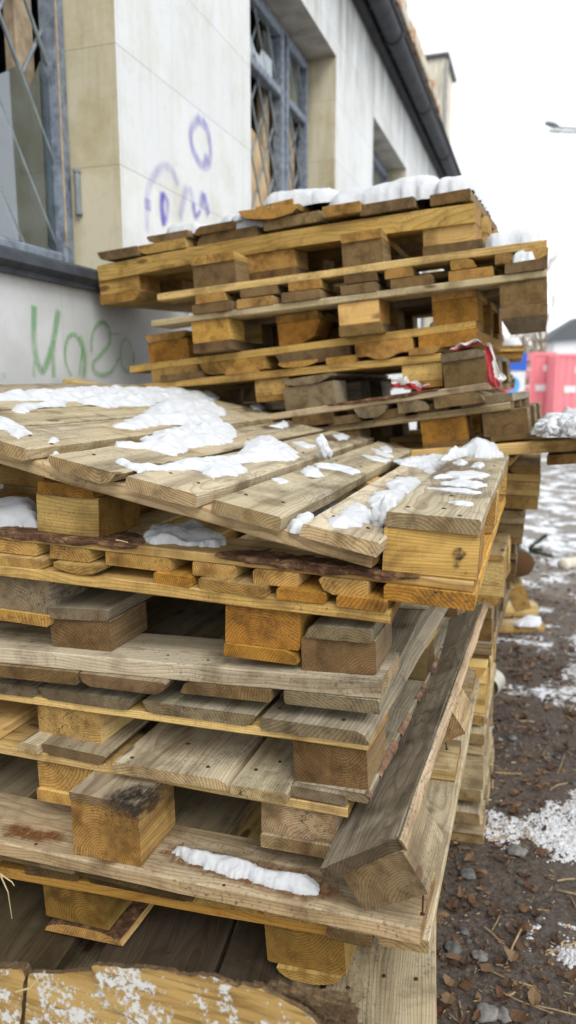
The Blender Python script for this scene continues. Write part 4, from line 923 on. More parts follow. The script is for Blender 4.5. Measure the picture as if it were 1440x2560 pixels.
# snow on the right bottom board of the upturned pallet
F2 = up(frame(P2.R, P2.u, P2.v, P2.w), P2.z['R'][1]+.001); G2 = 'patches of snow on the top right corner board'
for (pts, h, lab) in [([(1095, 1152), (1130, 1138), (1160, 1128), (1180, 1122), (1218, 1120), (1245, 1130), (1256, 1142), (1225, 1146), (1190, 1143), (1165, 1140), (1120, 1152)], .050, 'domed snow cap on the far end of the corner board'),
    ([(1088, 1196), (1130, 1180), (1158, 1182), (1180, 1178), (1224, 1190), (1206, 1198), (1180, 1197), (1150, 1202), (1130, 1197)], .010, 'upper large ragged sheet of snow on the corner board'),
    ([(1096, 1208), (1140, 1203), (1175, 1203), (1218, 1212), (1204, 1222), (1178, 1221), (1150, 1217), (1110, 1214)], .009, 'second ragged sheet of snow on the corner board'),
    ([(1072, 1221), (1120, 1221), (1150, 1224), (1198, 1228), (1190, 1235), (1150, 1233), (1110, 1228)], .006, 'thin long strip of snow on the corner board'),
    ([(1120, 1256), (1150, 1252), (1186, 1257), (1172, 1264), (1140, 1261)], .005, 'small icy patch of snow beside the torn corner'),
    ([(1178, 1168), (1198, 1157), (1212, 1166), (1200, 1172)], .014, 'little white cone of snow on the corner board'),
    ([(1130, 1158), (1150, 1152), (1172, 1158), (1165, 1164), (1142, 1163)], .012, 'flat snow scrap just in front of the domed cap')]:
    snow_poly(F2, px_poly(F2, pts), h*(.8 if h > .03 else .55), .0036, lab, G2, jag=.0075, lump=.7, edge=max(h*1.1, .012), soft=.7)
F7 = up(frame(P7.R, P7.u, P7.v, P7.w), .001)
snow_poly(F7, px_poly(F7, [(430, 2132), (445, 2124), (480, 2130), (520, 2138), (570, 2146), (640, 2168), (700, 2186), (770, 2196), (794, 2214), (795, 2236), (770, 2242), (700, 2226), (640, 2210), (600, 2196), (540, 2184), (500, 2170), (455, 2152)]), .020, .003, 'long narrow lump of snow on the stained cross board, low in the near stack', None, jag=.0045, edge=.020, lump=.35, soft=.6)
F2c = up(frame(P2.R, P2.u, P2.v, P2.w), .001); G3 = 'old snow inside the top of the near stack'
snow_poly(F2c, px_poly(F2c, [(355, 1345), (380, 1330), (420, 1328), (440, 1318), (500, 1322), (545, 1340), (562, 1356), (540, 1368), (480, 1366), (430, 1362), (380, 1360)]), .015, .004, 'greyish melting slush on the cross board under the slanting deck', G3, jag=.009, lump=.9)
snow_poly(F2c, px_poly(F2c, [(-150, 1300), (-60, 1288), (90, 1280), (96, 1322), (40, 1318), (-150, 1322)]), .045, .006, 'snow heaped on the cross board left of the tall yellow block', G3, jag=.006)
snow_poly(F2c, [(P2.lx(345, 0)+.02, .30), (P2.lx(700, 0), .28), (P2.lx(700, 0), .5), (P2.lx(345, 0), .5)], .03, .008, 'drift of snow deep under the slanting deck', G3, jag=.01)
# snow on the middle stack
F1 = frame(S[1].R, S[1].u, S[1].v, S[1].w); G4 = 'snow on the middle stack'
def cap(p, a, b_, y0, y1, z, h, lab, jag=.007, lump=.26, edge=None):
    x0, x1 = p.lx(a, z), p.lx(b_, z); M_ = up(frame(p.R, p.u, p.v, p.w), z+.0005); r_ = .25
    poly = [(x0, y0+.02), (x0+(x1-x0)*.12, y0), (x0+(x1-x0)*.85, y0+.005), (x1, y0+.03), (x1, y1-.02), (x0+(x1-x0)*.8, y1), (x0+(x1-x0)*.2, y1), (x0, y1-.03)]
    return snow_poly(M_, poly, h, .009, lab, G4, jag=jag, edge=edge or .06, lump=lump)
cap(S[1], 640, 830, .03, .6, zt+.045, .062, 'snow dome over the crosswise offcut on the topmost pallet')
cap(S[1], 810, 1100, .012, .6, zt-.004, .076, 'broad smooth snow blanket on the right half of the topmost pallet')
cap(S[1], 1085, 1176, .006, .6, zt+.002, .062, 'snow hump on the right end board of the topmost pallet')
cap(S[1], 535, 660, .01, .5, zt-.002, .07, 'snow between the offcuts, left of the half-round slab')
cap(S[1], 405, 492, .02, .5, zt+.018, .05, 'low snow pile behind the leftmost offcut')
cap(S[1], 575, 690, .00, .3, zt+.028, .030, 'thin snow on the half-round slab')
cap(S[1], 318, 345, .05, .4, zt+.0, .012, 'smear of snow on the left end of the topmost pallet')
cap(S[2], 1210, 1352, .005, .5, 0.0, .048, 'snow loaf on the jutting corner below the topmost pallet', edge=.035)
cap(S[3], 1278, 1348, -.005, .12, S[3].z['D'][1], .036, 'snow cushion on a board end, second corner from the top', edge=.03)
cap(S[3], 1060, 1160, .1, .5, S[3].z['B'][0]-.02, .02, 'snow deep inside the middle stack', .01)
F8 = frame(S[8].R, S[8].u, S[8].v, S[8].w)
snow_poly(up(F8, .026), px_poly(up(F8, .026), [(1325, 1082), (1345, 1072), (1380, 1068), (1400, 1056), (1440, 1050), (1560, 1050), (1600, 1084), (1500, 1094), (1440, 1092), (1380, 1092)]), .045, .008, 'big lumpy heap of snow on the yellow pallet at the right edge', None, jag=.015, edge=.05, lump=.9, soft=.9)

def stain_mat(name, col):
    b = NB(name); uv = b.n('ShaderNodeUVMap').outputs[0]; sp = b.n('ShaderNodeSeparateXYZ', i_Vector=uv); tc = b.n('ShaderNodeTexCoord').outputs['Object']
    a = b.math('MULTIPLY', sp.outputs[0], b.ramp(b.noise(b.vec('MULTIPLY', tc, (1, .5, 1)), 90, 4, .7), [(.35, .15), (.6, 1.0)])); b.t.links.new(a, b.bsdf.inputs['Alpha']); return b.out(col, .5)
DAMP = stain_mat('damp_wood', (.13, .085, .045)); SOOT = stain_mat('black_mould', (.025, .022, .02)); RUSTY = stain_mat('resin_stain', (.20, .075, .02))
def stain(M_, pts, mat, parent, op=.8, res=.006, soft=.02, z=.0006, local=None):
    poly = local or px_poly(M_, pts, z); xs = [p[0] for p in poly]; ys = [p[1] for p in poly]; bm = bmesh.new(); uvl = bm.loops.layers.uv.new('UVMap'); V = {}
    x0, x1, y0, y1 = min(xs), max(xs), min(ys), max(ys)
    while (x1-x0)*(y1-y0)/res/res > 3000: res *= 1.2
    def g(i, j):
        if (i, j) not in V:
            x, y = x0+i*res, y0+j*res; d = edge_d((x, y), poly)*(1 if inside((x, y), poly) else -1); V[i, j] = (bm.verts.new((x, y, z+.0013)), max(0, min(1, (d+noise.noise((x*60, y*60, 1))*soft*.4)/soft))*op, d > 0)
        return V[i, j]
    for i in range(int((x1-x0)/res)+1):
        for j in range(int((y1-y0)/res)+1):
            q = [g(i, j), g(i+1, j), g(i+1, j+1), g(i, j+1)]
            if all(k[2] for k in q):
                f = bm.faces.new([k[0] for k in q])
                for lp, k in zip(f.loops, q): lp[uvl].uv = (k[1], 0)
    for v in [v for v in bm.verts if not v.link_faces]: bm.verts.remove(v)
    me = bpy.data.meshes.new('stain'); bm.to_mesh(me); bm.free(); o = link('stain', me, parent, (mat,)); o.matrix_parent_inverse = parent.matrix_world.inverted(); o.matrix_world = M_; return o
for pts in ([(790, 1088), (830, 1082), (890, 1084), (905, 1098), (860, 1108), (815, 1104)], [(640, 1066), (690, 1052), (750, 1050), (770, 1060), (720, 1076), (660, 1074)], [(600, 1010), (660, 1006), (690, 1022), (650, 1034), (600, 1028)], [(960, 1105), (1000, 1106), (1020, 1122), (980, 1122)]):
    stain(PT, pts, DAMP, PN_ROOT, .85)
stain(F7, [(380, 2128), (440, 2112), (600, 2140), (780, 2178), (850, 2210), (880, 2250), (760, 2262), (640, 2232), (500, 2190), (420, 2160)], RUSTY, P7.root, .8, z=.0002)
stain(F7, [(0, 2058), (60, 2056), (170, 2080), (180, 2110), (90, 2112), (0, 2096)], RUSTY, P7.root, .9, z=.0002)
R7 = frame(P7.R, P7.u, P7.v, P7.w); stain(up(R7, P7.z['R'][1]+.0004), [(250, 1990), (330, 1955), (440, 1965), (400, 2020), (350, 2060), (270, 2040)], SOOT, P7.root, .95)
Fw = up(frame(P2.R, P2.u, P2.v, P2.w), P2.z['R'][1]+.0003)
stain(Fw, [(1080, 1150), (1230, 1150), (1240, 1200), (1190, 1245), (1060, 1240), (1070, 1190)], DAMP, P2.root, .55, soft=.04)
# knot hole and grease spot on the corner block's face
def face_spot(x, y, r, mat, par, Y):
    M_ = frame(onY(x, y, Y), Vector((1, 0, 0)), U0, Vector((0, -1, 0))); pts = [(math.cos(a)*r*(1+.4*noise.noise((math.cos(a)*2+x, math.sin(a)*2, 1))), math.sin(a)*r*(1+.4*noise.noise((math.cos(a)*2+x, math.sin(a)*2, 5)))) for a in [2*math.pi*k/16 for k in range(16)]]
    stain(M_, None, mat, par, .95, res=.0012, soft=.004, z=.0012, local=pts)
fy = P2.R.y+.0035
for x, y, r in ((1148, 1385, .013), (1142, 1412, .007), (1165, 1432, .004), (995, 1376, .003)): face_spot(x, y, r, SOOT, P2.root, fy)

q8 = up(F8, .026)
for k, (x, y, sz) in enumerate(((1372, 1074, .028), (1398, 1062, .032), (1424, 1070, .030), (1436, 1052, .034), (1354, 1082, .020), (1404, 1082, .024), (1442, 1084, .028), (1384, 1086, .018))):
    c2 = px_poly(q8, [(x, y+14)])[0]; chunk(q8, (c2[0], c2[1], .030), (sz, sz, sz*.6), 'one of the rounded snow lumps heaped on the yellow pallet', 'snow lumps on the yellow pallet', (.2*k, 0, k), 20+k, amp=.5)
# ================================================================== THINGS ROUND THE STACKS
# torn veneered chipboard in the bottom left corner
CB = NB('veneer'); tc = CB.n('ShaderNodeTexCoord').outputs['Object']
gv = CB.noise(CB.vec('MULTIPLY', tc, (7, 3, 95)), 1.0, 4, .6, .5); g2 = CB.noise(CB.vec('MULTIPLY', tc, (2, 1, 12)), 2.0, 3, .6, 1.2)
cv = CB.mix(CB.ramp(g2, [(.35, 0.0), (.65, 1.0)]), (.52, .35, .125), (.40, .25, .08)); cv = CB.mix(CB.ramp(gv, [(.48, 0.0), (.62, .85)]), cv, (.20, .115, .035))
fl = CB.noise(tc, 85, 6, .8); ar = CB.noise(CB.vec('MULTIPLY', tc, (1, 1, .6)), 16, 3, .6)
msk = CB.ramp(CB.math('ADD', CB.math('MULTIPLY', fl, .75), CB.math('MULTIPLY', ar, .55)), [(.685, 0.0), (.70, 1.0)])
cv = CB.mix(msk, cv, (.66, .66, .63)); CBM = CB.out(cv, .55, CB.bump(msk, .5, .002))
CF = NB('chip_core'); tc = CF.n('ShaderNodeTexCoord').outputs['Object']; nf = CF.noise(CF.vec('MULTIPLY', tc, (60, 160, 160)), 1.0, 5, .75, 1.0)
CFM = CF.out(CF.ramp(nf, [(.3, (.05, .032, .015)), (.5, (.15, .095, .048)), (.7, (.32, .22, .11))]), .9, CF.bump(nf, 1.0, .006))
YC = .735
def slab_px(name, pts, Y, th, mats, label=None, par=None, cat='chipboard', grp=None, rag=.0028, lean=.10):
    P_ = []
    for i in range(len(pts)):
        a = onY(*pts[i], Y); b_ = onY(*pts[(i+1) % len(pts)], Y); n = max(1, int((b_-a).length/.006))
        for k in range(n):
            q = a.lerp(b_, k/n); rg = rag if (pts[i][1] < 2700) else 0
            P_.append(Vector((q.x+noise.noise((q.x*150, 2, q.z*150))*rg, Y, q.z+noise.noise((q.x*120, 7, q.z*120))*rg)))
    bm = bmesh.new(); zl = min(p.z for p in P_)
    a = [bm.verts.new((p.x, p.y+(p.z-zl)*lean, p.z)) for p in P_]; m = [bm.verts.new((p.x, p.y+.0012+(p.z-zl)*lean, p.z)) for p in P_]
    c = [bm.verts.new((p.x+noise.noise((p.x*200, 5, 1))*.002, p.y+th+(p.z-zl)*lean, p.z-abs(noise.noise((p.x*60, 9, 2)))*.004)) for p in P_]
    bm.faces.new(a); f = bm.faces.new(c[::-1]); f.material_index = 1
    for i in range(len(P_)):
        j = (i+1) % len(P_)
        f = bm.faces.new((a[i], m[i], m[j], a[j])); f = bm.faces.new((m[i], c[i], c[j], m[j])); f.material_index = 1
    bmesh.ops.recalc_face_normals(bm, faces=bm.faces[:]); o = bm_obj(name, bm, mats, par)
    if label: tag(o, label, cat, grp)
    return o
GC = 'torn pieces of veneered chipboard'
slab_px('chipboard_sheet', [(216, 2432), (300, 2440), (418, 2452), (430, 2462), (520, 2468), (578, 2494), (590, 2488), (640, 2500), (700, 2530), (755, 2556), (790, 2590), (810, 2700), (430, 2700), (336, 2562), (276, 2532), (241, 2492), (226, 2466)], YC, .009, (CBM, CFM), 'large torn chipboard sheet, yellow wood print under flaking white paint', None, 'chipboard', GC)
slab_px('chipboard_sheet', [(52, 2456), (110, 2460), (208, 2456), (216, 2470), (230, 2496), (264, 2538), (320, 2567), (400, 2700), (50, 2700)], YC+.001, .009, (CBM, CFM), 'smaller chipboard piece left of the large one, split from it by a curved crack', None, 'chipboard', GC)
slab_px('chipboard_sheet', [(-80, 2450), (0, 2448), (30, 2452), (38, 2470), (36, 2700), (-80, 2700)], YC+.001, .016, (CBM, CFM), 'narrow chipboard strip in the bottom left corner of the photo', None, 'chipboard', GC)
# crumbling fibre that swelled out behind the veneer
def fibre(name, pts, Y, th, lab, seed):
    P_ = [onY(x, y, Y) for x, y in pts]; poly = [(p.x, p.z) for p in P_]; bm = bmesh.new(); rr = random.Random(seed)
    x0, x1 = min(p[0] for p in poly), max(p[0] for p in poly); z0, z1 = min(p[1] for p in poly), max(p[1] for p in poly); res = .005
    nx, nz = int((x1-x0)/res)+1, int((z1-z0)/res)+1; V = {}
    def vv_(i, j):
        if (i, j) not in V:
            x, z = x0+i*res, z0+j*res; V[i, j] = bm.verts.new((x+rr.uniform(-.001, .001), Y+noise.noise((x*60, z*60, seed))*.008+rr.uniform(-.0015, .0015)+(z-z0)*.15, z+rr.uniform(-.001, .001)))
        return V[i, j]
    for i in range(nx):
        for j in range(nz):
            if inside((x0+(i+.5)*res, z0+(j+.5)*res), poly): bm.faces.new((vv_(i, j), vv_(i+1, j), vv_(i+1, j+1), vv_(i, j+1)))
    r_ = bmesh.ops.extrude_face_region(bm, geom=bm.faces[:])
    for v in r_['geom']:
        if isinstance(v, bmesh.types.BMVert): v.co.y += th
    for k in range(900):
        x, z = rr.uniform(x0, x1), rr.uniform(z0, z1)
        if not inside((x, z), poly): continue
        y = Y-.004+(z-z0)*.15+rr.uniform(-.002, .010); an = rr.uniform(0, math.pi); l = rr.uniform(.004, .014); w_2 = rr.uniform(.0006, .0018); d = Vector((math.cos(an)*l, rr.uniform(-.4, .4)*l, math.sin(an)*l)); s_ = Vector((-math.sin(an), 0, math.cos(an)))*w_2
        c = Vector((x, y, z)); bm.faces.new([bm.verts.new(c+s_), bm.verts.new(c-s_), bm.verts.new(c+d-s_*.3), bm.verts.new(c+d+s_*.3)])
    bmesh.ops.recalc_face_normals(bm, faces=bm.faces[:]); return tag(bm_obj(name, bm, (CFM,)), lab, 'chipboard', GC)
fibre('chipboard_core', [(560, 2496), (600, 2502), (650, 2502), (720, 2504), (800, 2520), (860, 2545), (885, 2580), (895, 2650), (700, 2650), (600, 2540)], YC+.025, .02, 'frayed brown chipboard core bulging out at the right end', 4)

# ------------------------------------------------------------------ crumpled red and white wrapper on the middle stack
WRM = NB('printed_plastic'); tc = WRM.n('ShaderNodeUVMap').outputs[0]; sp = WRM.n('ShaderNodeSeparateXYZ', i_Vector=tc)
nn = WRM.noise(WRM.n('ShaderNodeTexCoord').outputs['Object'], 22, 3, .6)
mk = WRM.math('GREATER_THAN', WRM.math('ADD', sp.outputs[0], WRM.math('MULTIPLY', WRM.math('SUBTRACT', nn, .5), .9)), .56)
WRAP = WRM.out(WRM.mix(mk, (.66, .64, .62), (.38, .03, .04)), .35)
def wrapper(path, Y0, label, seed, grp):
    bm = bmesh.new(); uvl = bm.loops.layers.uv.new('UVMap'); g = []; n = len(path)
    for i in range((n-1)*8+1):
        a = min(i//8, n-2); t = i/8-a; x = path[a][0]*(1-t)+path[a+1][0]*t; y = path[a][1]*(1-t)+path[a+1][1]*t; wd = path[a][2]*(1-t)+path[a+1][2]*t; Yo = path[a][3]*(1-t)+path[a+1][3]*t
        dx, dy = path[a+1][0]-path[a][0], path[a+1][1]-path[a][1]; l = math.hypot(dx, dy); nx, ny = -dy/l, dx/l; row = []
        for j in range(9):
            s_ = (j/8-.5)*wd; P_ = onY(x+nx*s_, y+ny*s_, Y0+Yo); P_ += Vector((noise.noise((x*.05, s_*.06, seed))*.014, noise.noise((x*.06, s_*.09, seed+5))*.030, noise.noise((x*.05, s_*.08, seed+9))*.012)); row.append((bm.verts.new(P_), j/8, i/((n-1)*8)))
        g.append(row)
    for i in range(len(g)-1):
        for j in range(8):
            q = (g[i][j], g[i+1][j], g[i+1][j+1], g[i][j+1]); f = bm.faces.new([k[0] for k in q])
            for lp, k in zip(f.loops, q): lp[uvl].uv = (k[1], k[2])
    me = bpy.data.meshes.new('wrapper'); bm.to_mesh(me); bm.free(); o = link('wrapper', me, None, (WRAP,)); return tag(o, label, 'wrapper', grp)
wrapper([(1118, 880, 6, .0), (1150, 866, 10, -.01), (1195, 852, 12, -.01), (1222, 866, 24, -.01), (1232, 905, 26, -.02), (1238, 945, 36, -.03), (1256, 960, 28, -.03)], 2.32, 'crumpled red and white wrapper trailing off the right of the middle stack', 3, 'torn packaging on the middle stack')
wrapper([(978, 957, 22, .0), (1008, 958, 26, .0), (1040, 963, 16, .0), (1072, 966, 6, .0)], 2.33, 'crushed white and red packet poking out beside a cracked block', 8, 'torn packaging on the middle stack')

# ------------------------------------------------------------------ offcuts, log, twig, cans right of the stacks
def lying(pa, pb, th, wd, z, lab, col='o', grp='offcuts lying on the ground to the right', roll=0.0):
    a, b_ = onZ(*pa, z), onZ(*pb, z); d = b_-a; L_ = d.length; ya = math.atan2(d.y, d.x)
    o = timber('offcut', (-L_/2, -wd/2, -th/2), (L_/2, wd/2, th/2), 'x', None, col=col); o.matrix_world = Matrix.Translation((a+b_)/2) @ Matrix.Rotation(ya, 4, 'Z') @ Matrix.Rotation(roll, 4, 'X')
    return tag(o, lab, 'offcut', grp)
lying((1210, 1522), (1338, 1520), .07, .13, .035, 'yellow offcut on the ground below the leaning block', 'y'); lying((1215, 1566), (1350, 1562), .05, .12, .025, 'snow-dusted offcut on the ground, nearer than the yellow one', 'o')
gp = up(Matrix.Identity(4), .052); snow_poly(gp, px_poly(gp, [(1280, 1560), (1320, 1548), (1352, 1552), (1350, 1566), (1300, 1566)]), .03, .008, 'snow on the nearer of two offcuts on the ground', None, jag=.008)
T1, T2 = onY(1288, 1440, 4.9), onY(1235, 1385, 5.1)
o = timber('offcut', (-.045, -.22, -.075), (.045, .22, .075), 'y', None, col='y', kind='sq'); o.matrix_world = frame(onY(1280, 1452, 4.3), Vector((.92, .1, .35)).normalized(), Vector((-.25, .93, .2)).normalized(), Vector((-.3, -.25, .92)).normalized()) @ Matrix.Rotation(math.pi/2, 4, 'Z'); tag(o, 'short squared timber leaning on its end beside the cut log', 'offcut', 'offcuts lying on the ground to the right')
LG = plain('log_bark', (.10, .085, .07), .9, var=.5, scale=40, bumpd=.01); LE = NB('log_end'); tc = LE.n('ShaderNodeTexCoord').outputs['Object']
sp = LE.n('ShaderNodeSeparateXYZ', i_Vector=tc); rd = LE.math('SQRT', LE.math('ADD', LE.math('MULTIPLY', sp.outputs[0], sp.outputs[0]), LE.math('MULTIPLY', sp.outputs[2], sp.outputs[2])))
LEM = LE.out(LE.mix(LE.math('FRACT', LE.math('MULTIPLY', rd, 90)), (.15, .075, .028), (.08, .038, .014)), .8)
c = onY(1302, 1410, 4.05); bm = bmesh.new(); rings = []
for k, (yy, rr_) in enumerate(((0, .068), (.004, .073), (.2, .073), (.5, .070), (.8, .07))):
    rings.append([bm.verts.new((math.cos(a_)*rr_*(1+.05*noise.noise((math.cos(a_)*2, math.sin(a_)*2, yy*4))), yy, math.sin(a_)*rr_)) for a_ in [2*math.pi*i/20 for i in range(20)]])
for k in range(4):
    for i in range(20): bm.faces.new((rings[k][i], rings[k][(i+1) % 20], rings[k+1][(i+1) % 20], rings[k+1][i]))
f = bm.faces.new(rings[0]); f.material_index = 1; bm.faces.new(rings[-1]); bmesh.ops.recalc_face_normals(bm, faces=bm.faces[:])
o = bm_obj('log', bm, (LG, LEM), None, True); o.location = c; o.rotation_euler = (0, 0, .25); tag(o, 'short round log with a dark sawn end, beside the pile on the ground', 'log')
# fir twig with snow
nails(P2, P2.z['R'][1], [(1020, 1268), (1110, 1272), (1150, 1290), (1235, 1165), (1130, 1240)]); nails(P4, 0, [(420, 1640), (520, 1652), (80, 1606), (690, 1672)]); nails(P7, 0, [(60, 2075), (560, 2215), (640, 2165), (980, 2290), (90, 2112)]); nails(P6, P6.z['D'][1], [(330, 1895), (520, 1918), (470, 1860), (640, 1925), (700, 1905)]); nails(P9, P9.z['D'][1], [(960, 2440), (1040, 2448), (870, 2470), (620, 2400), (420, 2385)]); nails(P5, P5.z['D'][1], [(700, 1772), (860, 1800)])
FN = plain('fir_needles', (.035, .065, .03), .7, var=.4); tw = empty('fir_twig', Matrix.Translation(onY(1318, 1395, 4.2))); tag(tw, 'snowy green fir twig caught between the pile and the cut log', 'twig')
bm = bmesh.new(); rr = random.Random(2)
for (p0, p1) in (((-.07, .0, .03), (.07, -.03, .06)), ((-.02, 0, .03), (.09, .02, .13)), ((-.05, 0, .05), (-.10, 0, .16)), ((0, 0, .04), (.13, .0, .02))):
    p0, p1 = Vector(p0), Vector(p1); tube(bm, [p0, p1], .003, 5)
    for k in range(260):
        q = p0.lerp(p1, rr.random()); d = Vector((rr.gauss(0, 1), rr.gauss(0, 1), rr.gauss(0, 1))).normalized()*rr.uniform(.012, .028)+(p1-p0).normalized()*.01; s_ = d.cross(Vector((0, 1, .3))).normalized()*.0016
        bm.faces.new([bm.verts.new(q+s_), bm.verts.new(q-s_), bm.verts.new(q+d)])
bm_obj('needles', bm, (FN,), tw)
Mt = Matrix.Translation(onY(1306, 1366, 4.15)) @ Matrix.Rotation(1.2, 4, 'X')
o = chunk(Mt, (0, 0, 0), (.028, .050, .018), None, None, (0, 0, .25), 6, 'snow', amp=.6); del o['category']; o.parent = tw; o.matrix_parent_inverse = tw.matrix_world.inverted()
RIM = plain('tin_white', (.62, .60, .52), .4, .3, var=.15); GOLD = plain('tin_gold', (.42, .36, .16), .45, .4, var=.2)
def can(c, r, dep_, rot, lab):
    bm = bmesh.new(); R_ = [(r*.90, 0, 1), (r, 0, 0), (r*1.02, .004, 0), (r*.98, .008, 0), (r*.97, dep_, 0)]; rings = [[bm.verts.new((math.cos(2*math.pi*i/28)*q[0], q[1], math.sin(2*math.pi*i/28)*q[0])) for i in range(28)] for q in R_]
    for k in range(4):
        for i in range(28): bm.faces.new((rings[k][i], rings[k][(i+1) % 28], rings[k+1][(i+1) % 28], rings[k+1][i]))
    inner = [bm.verts.new((math.cos(2*math.pi*i/28)*r*.89, .006, math.sin(2*math.pi*i/28)*r*.89)) for i in range(28)]
    for i in range(28): bm.faces.new((rings[0][i], rings[0][(i+1) % 28], inner[(i+1) % 28], inner[i]))
    f = bm.faces.new(inner); f.material_index = 1; bm.faces.new(rings[-1]); bmesh.ops.recalc_face_normals(bm, faces=bm.faces[:])
    o = bm_obj('tin_can', bm, (RIM, GOLD), None, True); o.location = c; o.rotation_euler = rot; return tag(o, lab, 'tin can', 'empty tin cans')
can(onY(1219, 1716, 2.95), .048, .07, (.15, 0, -.35), 'tin can on its side with a dull gold end, beside the low stack'); can(onZ(1166, 2050, .03), .042, .04, (-1.0, 0, .2), 'pale tin can half buried in leaves behind the near stack')
# pale birch billet at the right edge
BIR = plain('birch', (.66, .60, .50), .8, var=.3, scale=30); bm = bmesh.new(); a = onZ(1405, 1412, .05); tube(bm, [a, a+Vector((.03, .04, .0)), a+Vector((.5, .45, .02))], .045, 14, 1.0)
tag(bm_obj('log', bm, (BIR,), None, True), 'pale peeled log on the snowy ground at the right edge', 'log')

STW = plain('straw', (.52, .42, .22), .7, var=.3)
for k, (pts, Y, lab) in enumerate((([(2, 2190), (20, 2230), (30, 2296)], 1.0, 'dry straw hanging at the left edge, low in the near stack'), ([(-10, 2178), (30, 2205), (36, 2215)], 1.02, 'short bent straw at the left edge'), ([(968, 1916), (1005, 1898), (1042, 1878)], 1.40, 'long yellow splinter lying on the dark slipped board'), ([(290, 1350), (304, 1352), (320, 1356)], 1.12, 'pale splinter beside the tall yellow block'), ([(40, 2480), (75, 2470), (112, 2428)], .72, 'bent grass stalk over the torn chipboard'))):
    bm = bmesh.new(); tube(bm, [onY(x, y, Y) for x, y in pts], .0016 if k != 2 else .003, 5, .5); tag(bm_obj('straw' if k in (0, 1, 4) else 'splinter', bm, (STW,)), lab, 'straw' if k in (0, 1, 4) else 'splinter', 'straws and splinters on the near stack')
# ------------------------------------------------------------------ ground cover
rg = random.Random(11)
def in_view_xy(lo, hi, ymin, ymax):
    y = ymin+(ymax-ymin)*rg.random()**1.5; x = rg.uniform(lo, hi); return x, y
bm = bmesh.new(); cl = bm.loops.layers.float_color.new('tint')
for k in range(15000):
    x, y = in_view_xy(-.35, 1.6, 1.2, 6.5); 
    if noise.noise((x*2.5, y*2.5, 8)) < rg.uniform(-.7, .4)-.3*(x < .12): continue
    l = rg.uniform(.006, .018) if k % 5 else rg.uniform(.022, .050); wd = l*rg.uniform(.35, .8); an = rg.uniform(0, 6.28); c_ = math.cos(an); s_ = math.sin(an); cu = rg.uniform(-.6, 1.0); tl = rg.uniform(-.5, .5)
    t_ = rg.choice([(.115, .055, .028), (.16, .085, .045), (.22, .13, .07), (.075, .040, .024), (.10, .06, .04), (.26, .17, .09)]); g = []; zb = gz(x, y)+rg.uniform(.001, .010)
    for i in range(5):
        t = i/4; ww = wd*math.sin(math.pi*(.08+.84*t))**.7*(1+.3*math.sin(t*17+k)); row = []
        for sgn in (-1, 0, 1):
            lx_, ly = (t-.5)*l, sgn*ww/2; z = zb+(4*(t-.5)**2)*l*.35*cu+abs(sgn)*wd*.22*cu+lx_*tl*.5+abs(l*tl*.3)
            row.append(bm.verts.new((x+lx_*c_-ly*s_, y+lx_*s_+ly*c_, max(z, gz(x, y)+.0015))))
        g.append(row)
    for i in range(4):
        for j in range(2):
            f = bm.faces.new((g[i][j], g[i+1][j], g[i+1][j+1], g[i][j+1]))
            for lp in f.loops: lp[cl] = (*t_, 1)
LV = NB('dead_leaves'); at = LV.n('ShaderNodeAttribute', attribute_name='tint'); tcl = LV.n('ShaderNodeTexCoord').outputs['Object']
LVM = LV.out(LV.mix(LV.noise(tcl, 160, 3, .7), at.outputs[0], LV.mix(1.0, at.outputs[0], (.45, .4, .35), 'MULTIPLY')), .7)
me = bpy.data.meshes.new('leaf_litter'); bm.to_mesh(me); bm.free(); tag(link('leaf_litter', me, None, (LVM,)), 'dead brown leaves scattered over the dark soil', 'leaves', kind='stuff')
# wood chips, straw and twigs
VV = []; FF = []
for k in range(3600):
    x, y = in_view_xy(-.2, 1.6, 1.25, 6.0); l = rg.uniform(.005, .022) if k % 12 else rg.uniform(.05, .16); an = rg.uniform(0, 6.28); z = gz(x, y)+rg.uniform(.003, .008); r_ = rg.uniform(.0005, .0016) if k % 3 else rg.uniform(.0012, .0035); d = Vector((math.cos(an), math.sin(an), rg.uniform(-.06, .10)))*l; sd_ = Vector((-math.sin(an), math.cos(an), 0))*r_
    p0 = Vector((x, y, z)); pts = [p0, p0+d*.5+Vector((rg.uniform(-1, 1), rg.uniform(-1, 1), 0))*l*.06, p0+d]; n0 = len(VV)
    for q in pts:
        VV += [tuple(q-sd_), tuple(q+sd_), tuple(q+Vector((0, 0, r_*1.3)))]
    for a_ in (0, 3):
        for u_, v_ in ((0, 1), (1, 2), (2, 0)): FF.append((n0+a_+u_, n0+a_+v_, n0+a_+3+v_, n0+a_+3+u_))
    FF += [(n0, n0+2, n0+1), (n0+6, n0+7, n0+8)]
CHP = plain('wood_chips', (.34, .24, .13), .8, var=.5, scale=30); me = bpy.data.meshes.new('wood_chips'); me.from_pydata(VV, [], FF); tag(link('wood_chips', me, None, (CHP,)), 'pale wood chips and dry stalks scattered on the soil', 'chips', kind='stuff')
bm = bmesh.new()
def peb(bm, c, r, mi=0, sub=1):
    q = bmesh.ops.create_icosphere(bm, subdivisions=sub, radius=1)['verts']; sx, sy, sz = r*rg.uniform(.8, 1.3), r*rg.uniform(.7, 1.1), r*rg.uniform(.35, .6); an = rg.uniform(0, 3.1)
    for v in q:
        d = 1+.5*noise.noise(v.co*1.5+Vector((c[0]*30, c[1]*30, 0))); x, y = v.co.x*sx*d, v.co.y*sy*d; v.co = Vector((c[0]+x*math.cos(an)-y*math.sin(an), c[1]+x*math.sin(an)+y*math.cos(an), c[2]+v.co.z*sz*d))
for k in range(1500):
    x, y = in_view_xy(-.3, 1.7, 1.2, 7.0); peb(bm, (x, y, gz(x, y)), rg.uniform(.002, .007) if k % 7 else rg.uniform(.008, .016))
